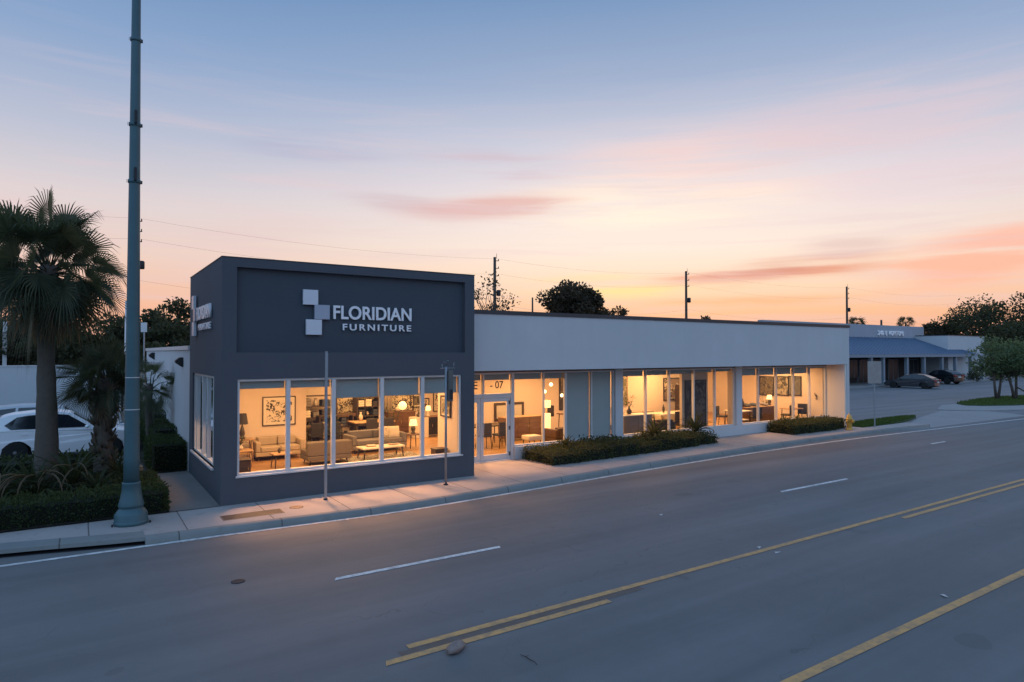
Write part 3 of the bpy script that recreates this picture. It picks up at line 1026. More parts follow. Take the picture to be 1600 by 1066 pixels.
def picture(label, x, y, z, w, h, art, rz=0, frame='black_lacquer', border=.0, fw=.035, name='picture', cat='picture', group=None):
    """x,y,z: middle of the picture against its wall"""
    t = thing(name, label, cat, (x, y, z), rz, group)
    mb = MB()
    mb.box(-w / 2, -.05, -h / 2, w / 2, -.005, -h / 2 + fw); mb.box(-w / 2, -.05, h / 2 - fw, w / 2, -.005, h / 2)
    mb.box(-w / 2, -.05, -h / 2 + fw, -w / 2 + fw, -.005, h / 2 - fw); mb.box(w / 2 - fw, -.05, -h / 2 + fw, w / 2, -.005, h / 2 - fw)
    mb.build('frame', frame, t, .004, 1)
    if border:
        mb = MB(); mb.box(-w / 2 + fw, -.025, -h / 2 + fw, w / 2 - fw, -.008, h / 2 - fw); mb.build('mount', 'cream_lacquer', t)
        b = fw + border
        mb = MB(); mb.box(-w / 2 + b, -.029, -h / 2 + b, w / 2 - b, -.0255, h / 2 - b); mb.build('print', art, t)
    else:
        mb = MB(); mb.box(-w / 2 + fw, -.03, -h / 2 + fw, w / 2 - fw, -.008, h / 2 - fw); mb.build('mirror' if cat == 'mirror' else 'canvas', art, t)
    return t


def table_lamp(label, x, y, z, h=.6, r=.18, base='ceramic', lit=True, group=None):
    t = thing('table_lamp', label, 'lamp', (x, y, z), 0, group)
    mb = MB(); mb.lathe([(.08, 0), (.09, .02), (.05, .05), (.085, .16), (.07, .26), (.02, h * .55), (.012, h * .6)], n=16); mb.build('lamp_base', base, t)
    mb = MB(); mb.lathe([(r, h * .58), (r * .72, h)], n=20)
    mb.f = mb.f[:-2]; mb.sm = mb.sm[:-2]
    mb.build('lamp_shade', 'lamp_shade_glow' if lit else 'charcoal_fabric', t)
    return t


def chair(label, x, y, rz, fab, group='dining chairs in the shop'):
    t = thing('dining_chair', label, 'chair', (x, y, FL), rz, group)
    mb = MB(); mb.box(-.23, -.23, .42, .23, .22, .49); mb.build('seat', fab, t, .02)
    mb = MB(); mb.box(-.22, .17, .49, .22, .22, .92); mb.build('backrest', fab, t, .02)
    for sx in (-1, 1):
        for sy in (-1, 1):
            mb = MB(); mb.tube([(sx * .22, sy * .22, 0), (sx * .19, sy * .18, .42)], [.013, .018], 6); mb.build('leg', 'dark_wood', t)
    return t


def vase(label, x, y, z, h, r, mat='ceramic', plant=None, name='vase', group=None):
    t = thing(name, label, 'plant' if plant else 'vase', (x, y, z), 0, group)
    mb = MB(); mb.lathe([(r * .6, 0), (r, h * .35), (r * .9, h * .6), (r * .35, h * .85), (r * .5, h)], n=16); mb.build('pot' if plant else 'vessel', mat, t)
    if plant:
        mb = MB()
        for i in range(int(60 * plant)):
            a = rnd.uniform(0, 6.28); e = rnd.uniform(.1, 1.4); rr = rnd.uniform(.1, .45) * plant
            c = Vector((math.cos(a) * math.cos(e) * rr * .7, math.sin(a) * math.cos(e) * rr * .7, h + math.sin(e) * rr * 1.2))
            mb.leaf(c, Vector((math.cos(a), math.sin(a), rnd.uniform(-.4, .8))).normalized(), Vector((0, 0, 1)), .12, .06)
        for i in range(6):
            a = i * 1.05
            mb.tube([(0, 0, h * .8), (math.cos(a) * .2 * plant, math.sin(a) * .2 * plant, h + .5 * plant)], .006, 4)
        mb.build('foliage', 'strap_leaf', t)
    return t


def pillow(label, x, y, z, rx, rz, mat, s=.44):
    mb = MB(); pts = []
    n = 9
    for i in range(n):
        for k in range(n):
            u, v = i / (n - 1) * 2 - 1, k / (n - 1) * 2 - 1
            b = max(0, (1 - u * u) * (1 - v * v)) ** .45
            pts.append((u * s / 2 * (1 - .08 * (1 - b)), v * s / 2 * (1 - .08 * (1 - b)), .075 * b))
    q = [(i * n + k, (i + 1) * n + k, (i + 1) * n + k + 1, i * n + k + 1) for i in range(n - 1) for k in range(n - 1)]
    mb.add(pts, q, True); mb.add([(a, b, -c) for a, b, c in pts], [tuple(reversed(f)) for f in q], True)
    o = mb.build('pillow', mat, loc=(x, y, z)); o.rotation_euler = (rx, 0, rz)
    return tag(o, label, 'pillow', 'pillows on the sofa')


# --- corner room: left part
px_, pz_ = on_y(436, 642, 22.09)
picture('wide framed botanical print on the wall above the small beige sofa', px_, 22.1, pz_, 1.06, .95, 'art_foliage', 0, 'dark_wood', .09, .03)
sx, sy = on_z(440, 719, FL)
sofa('small beige sofa under the framed botanical print', 5.32, 21.66, 0, 1.52, .76, 'beige_fabric', None, .72, 2)
table('low light wood table with dark legs in front of the beige sofa', 4.95, 19.8, .1, .55, .45, .44, 'oak', 'dark_wood', 'coffee_table')
table('narrow wooden side table at the left edge of the big shop window', 4.05, 20.6, 0, .5, .5, .5, 'oak', 'oak', 'side_table', 'table', .035, .02)
cabinet('dark low cabinet in the bottom left corner of the big shop window', 3.62, 18.6, 0, .38, .5, .55, 'dark_wood', 1)
table('taller wooden side table behind the low one at the left edge of the big window', 4.28, 21.5, 0, .5, .5, .72, 'oak', 'oak', 'side_table', shelf=True)
table_lamp('unlit dark shaded lamp at the left edge of the big window', 4.2, 21.5, FL + .72, .78, .17, 'dark_ceramic', False)
# --- corner room: right part
ax, ay = on_z(516, 728, FL)
sofa('long grey sofa with its plain back turned to the big window', 6.35, 20.0, R(180), 1.36, .82, 'dark_taupe', 'dark_taupe', .72, 2, False)
gx, gy = on_z(585, 705, FL)
s2 = sofa('grey sofa facing the street behind the white low table', 8.55, 21.5, R(3), 2.0, .9, 'grey_fabric', 'grey_fabric', .72, 2)
pillow('pale patterned pillow leaning in the middle of the grey sofa', 8.85, 21.42, FL + .62, R(68), R(12), 'pillow_pattern')
pillow('cream pillow at the right end of the grey sofa', 9.2, 21.4, FL + .62, R(66), R(-10), 'cream_fabric')
table('long low white topped table on the patterned rug', 8.13, 19.95, R(2), 1.45, .62, .38, 'cream_lacquer', 'dark_wood', 'coffee_table', 'table', .05, .03)
mb = MB(); mb.box(-1.25, -.85, 0, 1.25, .85, .012)
tag(mb.build('rug', 'rug_pattern', loc=(8.2, 19.75, FL)), 'patterned black and cream rug under the white low table', 'rug')
cabinet('wide black sideboard at the right end of the big window', 12.1, 23.9, 0, 1.4, .55, .82, 'black_lacquer', 3, 'brass', 'sideboard', 'walnut')
cabinet('narrow dark cabinet at the right edge of the big window', 8.72, 16.98, -R(90), .34, .36, .62, 'dark_wood', 1)
table('dark console table under the second wall print', 8.9, 25.6, 0, 1.5, .45, .95, 'walnut', 'dark_wood', 'console_table', 'table', .12, .035)
table('light topped dining table in the middle of the corner room', 9.4, 24.0, 0, 1.6, .9, .76, 'oak', 'dark_wood', 'dining_table')
cabinet('red brown chest against the back wall near the brown curtain', 11.1, 25.2, 0, 1.2, .5, .95, 'walnut', 2)
mb = MB(); mb.box(-.3, -.3, 0, .3, .3, .8)
t = thing('plinth', 'white cube plinth beside the red brown chest', 'plinth', (11.35, 23.9, FL)); mb.build('block', 'cream_lacquer', t, .01)
mb = MB(); mb.box(-.27, -.27, .8, .27, .27, .812); mb.build('plinth_top', 'ceramic', t)
vase('small dark potted plant on the white plinth', 11.35, 23.9, FL + .812, .18, .1, 'dark_ceramic', .5, 'potted_plant')
pz1 = on_y(543, 636, 25.98)
picture('tall blotted print on the back wall left of the gallery panel', pz1[0] , 26, pz1[1], .95, 1.15, 'art_blots', 0, 'oak', 0, .02)
pz1 = on_y(577, 640, 25.98)
picture('large dark patterned panel in the middle of the back wall', pz1[0], 26, pz1[1], 1.45, 1.55, 'art_grid', 0, 'black_lacquer', 0, .02)
for px, py, w, h, art, lab in ((628, 634, 1.1, 1.35, 'art_blots', 'print behind the round cream vase'), (650, 626, .55, .6, 'art_moss', 'small square print high on the back wall right of the cream vase'), (690, 626, .85, .95, 'art_foliage', 'framed print above the black sideboard'), (664, 631, .4, .5, 'art_canopy', 'small print above the left end of the black sideboard')):
    x, z = on_y(px, py, 25.98)
    picture(lab, x, 26, z, w, h, art, 0, 'dark_wood', 0 if w > 1 else .06, .04)
picture('brown framed print by the right edge of the big window', 8.965, 17.0, 2.02, .62, .62, 'art_river', -R(90), 'dark_wood', .05, .04)
x, z = on_y(629, 634, 24.6)
t = thing('glowing_vase', 'round cream vase with an added glow, hung before the back wall', 'lamp', (x, 24.6, z))
mb = MB(); mb.blob((0, 0, 0), (.17, .17, .18), 18, 12); mb.build('lamp_shade', 'lamp_shade_glow', t)  # pale vase, no lamp: its brightness is added as a glow
mb = MB(); mb.tube([(0, 0, .2), (0, 0, 3.0 - z)], .006, 5); mb.build('cord', 'black_plastic', t)
# brown curtain pillar
mb = MB(); 
for i in range(9):
    mb.tube([(-.28 + i * .07, .03 * (i % 2), 0), (-.28 + i * .07, .03 * (i % 2), 2.75)], .045, 8)
tag(mb.build('curtain', 'taupe_fabric', loc=(on_y(603, 640, 25.5)[0], 25.6, FL)), 'taupe curtain hanging left of the round cream vase', 'curtain')


def shelf_unit(label, x, y, rz, w, d, h, n, mat='dark_wood', seed=0):
    t = thing('shelf_unit', label, 'shelf', (x, y, FL), rz)
    mb = MB()
    for s in (-1, 1):
        mb.box(s * w / 2 - .02, -d / 2, 0, s * w / 2 + .02, d / 2, h)
    mb.build('side_panel', mat, t)
    r2 = random.Random(seed)
    for i in range(n):
        z = .06 + i * (h - .1) / (n - 1)
        mb = MB(); mb.box(-w / 2 + .02, -d / 2, z, w / 2 - .02, d / 2, z + .03); s_ = mb.build('shelf', mat, t)
        if i < n - 1:
            x0 = -w / 2 + .06
            k = 0
            while x0 < w / 2 - .2:
                ww = r2.uniform(.14, .34); hh = r2.uniform(.4, .8) * (h - .1) / (n - 1)
                mb = MB()
                if r2.random() < .6:
                    for q in range(3):
                        mb.box(x0, -d / 2 + .03, z + .03 + q * hh / 3, x0 + ww, d / 2 - .05, z + .03 + (q + .9) * hh / 3)
                    mb.build('folded_cloth', r2.choice(['charcoal_fabric', 'navy_fabric', 'cream_fabric', 'grey_fabric', 'charcoal_fabric']), s_, .012)
                else:
                    mb.lathe([(ww * .25, 0), (ww * .4, hh * .4), (ww * .2, hh * .8), (ww * .25, hh)], (x0 + ww / 2, 0, z + .03), 12)
                    mb.build('vessel', r2.choice(['ceramic', 'dark_ceramic']), s_)
                x0 += ww + r2.uniform(.03, .12)
    return t


shelf_unit('dark shelf unit stacked with folded cloth and pots behind the grey sofa', 7.4, 25.2, 0, 1.9, .5, 1.75, 5, seed=3)
table('dark dining table just behind the plain backed sofa', 7.3, 23.6, 0, 1.5, .8, .75, 'dark_wood', 'dark_wood', 'dining_table')
c0 = chair('dark chair at the left end of the dark dining table', 6.95, 23.05, R(180), 'charcoal_fabric')
dup(c0, (7.6, 23.05, FL), R(170), 'dark chair at the right end of the dark dining table')
dup(c0, (9.1, 23.4, FL), R(180), 'dark chair on the street side of the light topped dining table, left one')
dup(c0, (9.75, 23.4, FL), R(185), 'dark chair on the street side of the light topped dining table, right one')
vase('leafy plant in a pot on the light topped dining table', 9.9, 24.0, FL + .76, .2, .09, 'dark_ceramic', .9, 'potted_plant')
vase('pale vase on the light topped dining table', 9.0, 24.1, FL + .76, .34, .08)
vase('pale bowl shaped pot on the red brown chest', 11.0, 25.15, FL + .95, .25, .14, 'ceramic')
table_lamp('small lit lamp on the black sideboard, left end', 11.75, 23.85, FL + .82, .42, .12)
vase('dark pot on the black sideboard, right end', 12.6, 23.9, FL + .82, .3, .1, 'dark_ceramic')

# more stock between the seats and the back wall
shelf_unit('second dark shelf unit beside the patterned wall panel', 9.75, 25.5, 0, .9, .45, 1.6, 5, seed=11)
shelf_unit('low dark shelf unit with pots standing behind the dining chairs', 8.2, 24.7, 0, 1.3, .4, 1.0, 3, seed=5)
vase('tall leafy plant in a dark pot behind the arm of the grey sofa', 7.35, 22.6, FL, .42, .17, 'dark_ceramic', 1.5, 'potted_plant')
vase('bushy plant in a pale pot in front of the red brown chest', 10.5, 24.4, FL, .4, .17, 'ceramic', 1.3, 'potted_plant')
table('small dark side table at the right arm of the grey sofa', 9.95, 21.4, 0, .5, .5, .5, 'walnut', 'dark_wood', 'side_table')
table_lamp('lit lamp on the small dark side table by the grey sofa', 9.95, 21.4, FL + .5, .5, .15, 'dark_ceramic')
vase('slim dark vase on the coffee table of the beige sofa', 4.9, 19.8, FL + .44, .16, .05, 'dark_ceramic')
for i, (xx, yy, hh) in enumerate(((7.8, 19.95, .05), (8.6, 20.0, .07))):
    t = thing('book_stack', ('short', 'taller')[i] + ' stack of books on the white topped low table', 'books', (xx, yy, FL + .38), .3 * i)
    for q in range(2 + i):
        mb = MB(); mb.box(-.14 + .01 * q, -.1, q * .028, .13, .1 - .01 * q, q * .028 + .026); mb.build('book', ('book_cloth', 'cream_lacquer', 'navy_fabric')[q], t)
vase('leafy plant on the small table beside the unlit lamp', 3.98, 20.6, FL + .5, .16, .08, 'ceramic', .55, 'potted_plant')
# --- entrance bay
x, z = on_y(796, 643, 22.36)
picture('wide dark framed mirror on the wall behind the entrance', x, 22.4, z, 1.45, .74, 'mirror_cream_reflection', 0, 'dark_wood', 0, .10, 'wall_mirror', 'mirror')
cabinet('long brown sideboard under the wall mirror', 14.3, 21.0, 0, 1.7, .5, .92, 'walnut', 3, 'brass', 'sideboard', 'oak')
tl = thing('floor_lamp', 'lit two tier column floor lamp beside the wall mirror', 'lamp', (15.0, 20.2, FL))
mb = MB(); mb.lathe([(.13, 0), (.13, .05)], n=20); mb.build('lamp_base', 'dark_wood', tl)
mb = MB(); mb.lathe([(.014, .05), (.014, 1.6)], n=8); mb.build('pole', 'brass', tl)
for a, b in ((.25, 1.05), (1.28, 1.55)):
    mb = MB(); mb.lathe([(.16, a), (.16, b)], n=20); mb.f = mb.f[:-2]; mb.sm = mb.sm[:-2]; mb.build('lamp_shade', 'lamp_shade_glow', tl)
table('dark dining table inside the entrance', 12.3, 20.4, 0, 1.5, .85, .76, 'dark_wood', 'dark_wood', 'dining_table')
dup(c0, (11.9, 19.75, FL), R(175), 'dark chair on the left of the entrance dining table')
dup(c0, (12.6, 19.72, FL), R(184), 'dark chair on the right of the entrance dining table')
vase('leafy green plant standing left inside the entrance doors', 11.2, 20.9, FL, .5, .2, 'dark_ceramic', 1.5, 'potted_plant')
sofa('brown low sofa below the floor lamp', 15.0, 19.1, R(180), 1.35, .75, 'brown_leather', None, .68, 2)
mb = MB()
t = thing('armchair', 'cream seated stool left of the brown low sofa', 'stool', (13.6, 19.2, FL))
mb.box(-.3, -.25, .25, .3, .25, .42); mb.build('seat', 'cream_fabric', t, .04)
for sx in (-1, 1):
    for sy in (-1, 1):
        mb = MB(); mb.tube([(sx * .25, sy * .2, 0), (sx * .24, sy * .19, .25)], .018, 6); mb.build('leg', 'dark_wood', t)
for k, (px, py, yy) in enumerate(((861, 601, 20.4), (851, 612, 20.4), (878, 618, 20.9))):
    x, z = on_y(px, py, yy)
    t = thing('pendant_lamp', ('upper', 'lower left', 'rightmost')[k] + ' of the three glowing globe lamps right of the entrance', 'lamp', (x, yy, z), 0, 'globe pendant lamps')
    mb = MB(); mb.blob((0, 0, 0), (.07, .07, .07), 16, 10); mb.build('globe', 'globe_glow', t)
    mb = MB(); mb.tube([(0, 0, .08), (0, 0, 2.99 - z)], .005, 5); mb.build('cord', 'brass', t)
x, z = on_y(878, 630, 22.38)
picture('tall narrow dark strip of prints at the right end of the entrance wall', x, 22.4, 1.95, .3, 1.7, 'art_dark', 0, 'black_lacquer', 0, .03)
table('dark desk with a raised rail behind the blinded window edge', 16.2, 20.3, 0, .9, .5, 1.0, 'walnut', 'dark_wood', 'console_table')
mb = MB(); mb.box(-.02, -.2, 0, .02, .2, .42)
t = thing('monitor', 'small dark upright panel on the brown low sofa side table', 'screen', (15.5, 20.6, FL + .9)); mb.build('screen', 'black_lacquer', t, .005)
mb = MB(); mb.box(-.08, -.12, -.02, .08, .12, 0); mb.build('stand', 'black_plastic', t)

# --- bay behind the long planted hedge
cabinet('grey display counter behind the left pane of the middle window', 18.3, 18.9, 0, 1.5, .6, .95, 'grey_fabric', 2, 'brass', 'counter', 'cream_lacquer')
vase('leafy plant on the grey display counter', 18.2, 19.0, FL + .95, .25, .11, 'dark_ceramic', 1.0, 'potted_plant')
vase('dark pot on the grey display counter', 17.6, 18.9, FL + .95, .32, .12, 'dark_ceramic')
x, z = on_y(1050, 608, 21.28)
picture('large square print of dark tree crowns on the wall of the middle window', x, 21.3, z, 1.15, 1.05, 'art_canopy', 0, 'black_lacquer', 0, .04)
x, z = on_y(1017, 606, 21.28)
picture('tall narrow foliage hanging left of the square tree print', 20.0, 21.3, 2.0, .55, 1.5, 'art_grid', 0, 'oak', 0, .015)
x, z = on_y(1074, 600, 21.25)
t = thing('wall_sconce', 'glowing bulb sconce right of the square tree print', 'lamp', (x, 21.3, z))
mb = MB(); mb.blob((0, -.18, -.04), (.075, .075, .085), 14, 10); mb.build('globe', 'globe_glow', t)
mb = MB(); mb.lathe([(.07, 0), (.07, .02)], n=14, ax=Matrix.Rotation(R(90), 3, 'X')); mb.tube([(0, 0, 0), (0, -.12, .06), (0, -.18, .04)], .012, 6); mb.build('bracket', 'bronze_metal', t)
table('large light dining table in the middle window', 21.6, 19.9, 0, 2.3, 1.0, .78, 'cream_lacquer', 'oak', 'dining_table')
sofa('dark rounded armchair behind the spiky plant in the middle window', 19.65, 18.75, R(180), .95, .85, 'charcoal_fabric', None, .72, 1)
sofa('cream sofa against the wall of the middle window', 20.9, 20.85, 0, 1.7, .75, 'cream_fabric', 'taupe_fabric', .8, 2)
vase('dark slender bottle vase on the light dining table', 21.2, 20.0, FL + .78, .36, .06, 'dark_ceramic')
picture('huge dark arched painting on the display panel near the glass', 21.55, 18.55, 1.45, 1.3, 2.0, 'art_dark', 0, 'black_lacquer', 0, .04)
vase('bushy plant in a pot right of the dark arched painting', 22.75, 19.2, FL, .7, .22, 'ceramic', 1.3, 'potted_plant')
vase('tall dark leaved plant behind the cream sofa of the middle window', 18.9, 20.6, FL, .5, .2, 'dark_ceramic', 1.7, 'potted_plant')
vase('low green plant on the right half of the light dining table', 22.3, 19.9, FL + .78, .15, .1, 'ceramic', .6, 'potted_plant')
c1 = dup(c0, (21.0, 19.15, FL), R(180), 'dark chair on the street side of the large light table, left one')
dup(c0, (21.9, 19.15, FL), R(186), 'dark chair on the street side of the large light table, right one')
shelf_unit('dark shelf unit with pots at the dim right end of the middle window', 23.5, 20.9, 0, .7, .4, 1.9, 6, seed=8)
# --- last bay
for k, (px, yy) in enumerate(((1198, 0), (1222, 0), (1242, 0))):
    d = ray(px, 603); tt = 29.77 / d[0]
    picture(('mossy framed print, leftmost of three on the end wall', 'river framed print, middle of three on the end wall', 'slate grey framed print, rightmost of three on the end wall')[k], 29.78, d[1] * tt, CAM_H + d[2] * tt, (.85, .78, .72)[k], (1.0, .98, .98)[k], ('art_moss', 'art_river', 'art_slate')[k], -R(90), 'black_lacquer', 0, .04, group='prints on the end wall')
cabinet('long brown plank fronted sideboard in the last window', 27.2, 19.6, 0, 2.3, .55, .82, 'walnut', 4, 'brass', 'sideboard', 'oak')
for i, (x, mt, lab) in enumerate(((26.35, 'charcoal_fabric', 'left'), (26.95, 'navy_fabric', 'middle'), (27.7, 'grey_fabric', 'right'))):
    pillow(f'dark pillow lying on the brown sideboard, {lab} one', x, 19.6, FL + .9, R(10), .2 * i, mt, .42)
vase('dark square pot on the left end of the brown sideboard', 26.05, 19.6, FL + .82, .40, .1, 'dark_ceramic')
table('round light table stacked with plates in the last window', 25.2, 19.2, 0, .9, .9, .74, 'cream_lacquer', 'dark_wood', 'dining_table')
vase('pale round pot on the plate table in the last window', 25.1, 19.1, FL + .74, .2, .13)
table('small light table between the chairs of the last window', 28.6, 18.7, 0, .9, .7, .72, 'oak', 'dark_wood', 'dining_table')
dup(c0, (27.9, 18.5, FL), R(200), 'dark chair left of the small light table')
dup(c0, (29.35, 18.6, FL), R(120), 'dark chair right of the small light table')
vase('cream figure shaped vase on the small light table', 28.75, 18.75, FL + .72, .5, .1, 'ceramic')
table('low cream table by the left edge of the last window', 24.3, 18.5, 0, .7, .6, .45, 'cream_lacquer', 'dark_wood', 'coffee_table')
dup(c0, (25.6, 18.55, FL), R(150), 'dark chair at the round table of plates, street side')
dup(c0, (24.75, 19.75, FL), R(20), 'dark chair behind the round table of plates')
vase('dark leafy plant standing in the back corner of the last window', 29.2, 20.6, FL, .5, .18, 'dark_ceramic', 1.4, 'potted_plant')
table_lamp('small lit lamp on the right end of the brown sideboard', 28.15, 19.6, FL + .82, .5, .14, 'dark_ceramic')
t = thing('wall_sconce', 'dark unlit wall bracket at the right end of the last window', 'lamp', (29.78, 18.15, 1.45))
mb = MB(); mb.box(-.03, -.03, -.12, 0, .03, .12); mb.build('bracket', 'bronze_metal', t)
mb = MB(); mb.tube([(-.02, 0, 0), (-.12, 0, .1), (-.14, 0, .2)], .02, 8); mb.build('arm', 'bronze_metal', t)


# ================================================================== PLANTS
def hedge_mesh(boxes, n, ls, mat_name='hedge_leaf', rough=.05, name='foliage', parent=None, off=(0, 0, 0)):
    """clipped hedge: a dark twiggy core under thousands of small leaves"""
    mb = MB(off); core = MB(off)
    tot = 0
    area = []
    for (x0, y0, z0, x1, y1, z1) in boxes:
        area.append((x1 - x0) * (y1 - y0) + 2 * (z1 - z0) * ((x1 - x0) + (y1 - y0)))
        core.box(x0 + .07, y0 + .07, z0, x1 - .07, y1 - .07, z1 - .07)
    sa = sum(area)
    for b, a in zip(boxes, area):
        x0, y0, z0, x1, y1, z1 = b
        sx, sy, sz = x1 - x0, y1 - y0, z1 - z0
        for _ in range(int(n * a / sa)):
            r = rnd.uniform(0, a)
            if r < sx * sy:
                p = Vector((rnd.uniform(x0, x1), rnd.uniform(y0, y1), z1)); nn = Vector((0, 0, 1))
            elif r < sx * sy + 2 * sz * sx:
                s = rnd.choice((0, 1)); p = Vector((rnd.uniform(x0, x1), (y0, y1)[s], rnd.uniform(z0, z1))); nn = Vector((0, (-1, 1)[s], .2))
            else:
                s = rnd.choice((0, 1)); p = Vector(((x0, x1)[s], rnd.uniform(y0, y1), rnd.uniform(z0, z1))); nn = Vector(((-1, 1)[s], 0, .2))
            lump = .5 * math.sin(p.x * 5.1 + p.z * 3) * math.sin(p.y * 4.3 + 1) + .5 * math.sin(p.x * 11 + p.y * 9)
            p += nn * (lump * rough * .7 + rnd.uniform(-rough, rough * .6))
            # round the clipped edges
            d = (nn + Vector((rnd.gauss(0, .7), rnd.gauss(0, .7), rnd.gauss(.25, .6)))).normalized()
            l = ls * rnd.uniform(.7, 1.4)
            if rnd.random() < .012:
                p += nn * rnd.uniform(.03, .10); l *= 1.5
            mb.leaf(p, d, Vector((rnd.gauss(0, 1), rnd.gauss(0, 1), rnd.gauss(0, 1))), l, l * .62)
    f = mb.build(name, mat_name, parent)
    core.build('twig_core', 'leaf_core', parent)
    return f


def hedge(label, loc, boxes, n, ls, mat='hedge_leaf', rough=.05):
    t = thing('hedge', label, 'hedge', loc)
    hedge_mesh(boxes, n, ls, mat, rough, 'foliage', t, loc)
    return t


hedge('low dark clipped hedge along the pavement behind the street lamp', (-4, 16.5, .13), [(-12, 16.0, .13, 1.6, 17.0, .60), (1.0, 17.0, .13, 1.6, 19.2, .52)], 34000, .05)
hedge('clipped hedge block at the end of the side path', (2.1, 21.9, .13), [(1.72, 21.3, .13, 2.6, 23.6, .95)], 6000, .05, 'hedge_leaf')
hedge('taller hedge running along the white rear wall', (2.2, 28, .13), [(1.95, 23.7, .13, 2.62, 27.0, 1.15), (2.0, 27.1, .13, 2.62, 34, 1.4)], 9000, .06)
# hedges in front of the wing
HX = [(12.05, 15.88), (13.3, 15.92), (14.5, 15.98), (15.8, 16.04), (17, 16.12), (18.1, 16.22), (19.2, 16.32), (20.35, 16.5)]
bx = []
for (x0, y0), (x1, y1) in zip(HX, HX[1:]):
    bx.append((x0, (y0 + y1) / 2, .13, x1, 17.55, .52 + .07 * math.sin(x0 * 1.9)))
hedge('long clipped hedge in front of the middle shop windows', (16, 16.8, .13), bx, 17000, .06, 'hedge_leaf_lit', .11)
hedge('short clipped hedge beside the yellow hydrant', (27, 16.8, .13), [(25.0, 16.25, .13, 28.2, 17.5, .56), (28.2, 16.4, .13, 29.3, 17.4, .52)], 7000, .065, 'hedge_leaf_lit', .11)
# dark groundcover inside the corner bed
hedge('shaggy dark shrub row between the palms and the parked cars', (-4, 21.2, .13), [(-12, 20.9, .13, .9, 21.6, .80)], 7000, .09, 'hedge_leaf', .16)
hedge('loose dark groundcover filling the bed under the palms', (-4, 19, .13), [(-12, 17.05, .13, .95, 21.0, .42)], 12000, .08, 'hedge_leaf', .12)


def blade(mb, base, az, el, l, w, droop, seg=6, fold=.25, twist=0):
    """a strap leaf arching out and down"""
    p = Vector(base); e = el
    pts = []
    for i in range(seg + 1):
        t = i / seg
        pts.append((p.copy(), e))
        d = Vector((math.cos(az) * math.cos(e), math.sin(az) * math.cos(e), math.sin(e)))
        p = p + d * l / seg
        e -= droop / seg * (.5 + t)
    sd = Vector((-math.sin(az), math.cos(az), 0))
    vs = []
    for i, (q, e) in enumerate(pts):
        t = i / seg
        ww = w * (min(1, .45 + 2.2 * t) * (1 - t ** 2.2) + .02)
        up = Vector((-math.cos(az) * math.sin(e), -math.sin(az) * math.sin(e), math.cos(e)))
        vs += [q - sd * ww / 2 + up * ww * fold, q, q + sd * ww / 2 + up * ww * fold]
    fs = []
    for i in range(seg):
        for k in (0, 1):
            fs.append((i * 3 + k, i * 3 + k + 1, (i + 1) * 3 + k + 1, (i + 1) * 3 + k))
    mb.add(vs, fs)


def strap_plant(label, x, y, z, n, l, w, dead=0, name='strap_plant', group='strap leaved plants under the palms'):
    t = thing(name, label, 'plant', (x, y, z), 0, group)
    mb = MB()
    for i in range(n):
        a = i * 2.4 + rnd.uniform(-.3, .3); k = i / n
        blade(mb, (0, 0, .05), a, R(80 - 55 * k + rnd.uniform(-8, 8)), l * rnd.uniform(.75, 1.1), w, rnd.uniform(.5, 1.3) + k)
    mb.build('leaves', 'strap_leaf', t)
    if dead:
        mb = MB()
        for i in range(dead):
            a = rnd.uniform(-2.6, -.5)
            blade(mb, (rnd.uniform(-.2, .2), -.1, .5), a, R(rnd.uniform(10, 35)), l * rnd.uniform(.7, 1.0), w * .6, rnd.uniform(2.2, 3.0), 7, .4)
        mb.build('dead_leaves', 'palm_dead', t)
    return t


strap_plant('dark strap leaved plant at the left edge of the bed with tan drooping leaves', -1.55, 18.5, .3, 30, 1.15, .10, 5)
strap_plant('dark strap leaved plant before the tall palm trunk with tan drooping leaves', -.85, 18.3, .3, 30, 1.15, .10, 8)
strap_plant('dark strap leaved plant between the two palm trunks', -.15, 18.7, .35, 34, 1.25, .10, 4)
strap_plant('dark strap leaved plant left of the shaggy palm, behind the low hedge', .35, 18.1, .25, 26, .9, .09, 0)
strap_plant('dark strap leaved plant right of the shaggy palm, beside the path hedge', .85, 19.6, .3, 26, 1.0, .09, 0)
strap_plant('spreading dark strap leaved plant far left behind the low hedge', -2.3, 19.2, .35, 34, 1.3, .10, 0)
# rosettes by the wing
strap_plant('small spiky plant at the left end of the long shop hedge', 13.25, 16.75, .5, 16, .50, .07, 0, 'spiky_plant', 'spiky plants in the shop hedges')
strap_plant('wide spiky rosette rising from the middle of the long shop hedge', 17.55, 17.0, .42, 38, .95, .085, 0, 'spiky_plant', 'spiky plants in the shop hedges')
strap_plant('wide spiky rosette near the right end of the long shop hedge', 19.7, 16.95, .48, 42, 1.0, .085, 0, 'spiky_plant', 'spiky plants in the shop hedges')
strap_plant('small dark shrub poking up from the short hedge', 25.35, 16.9, .5, 14, .42, .09, 0, 'spiky_plant', 'spiky plants in the shop hedges')


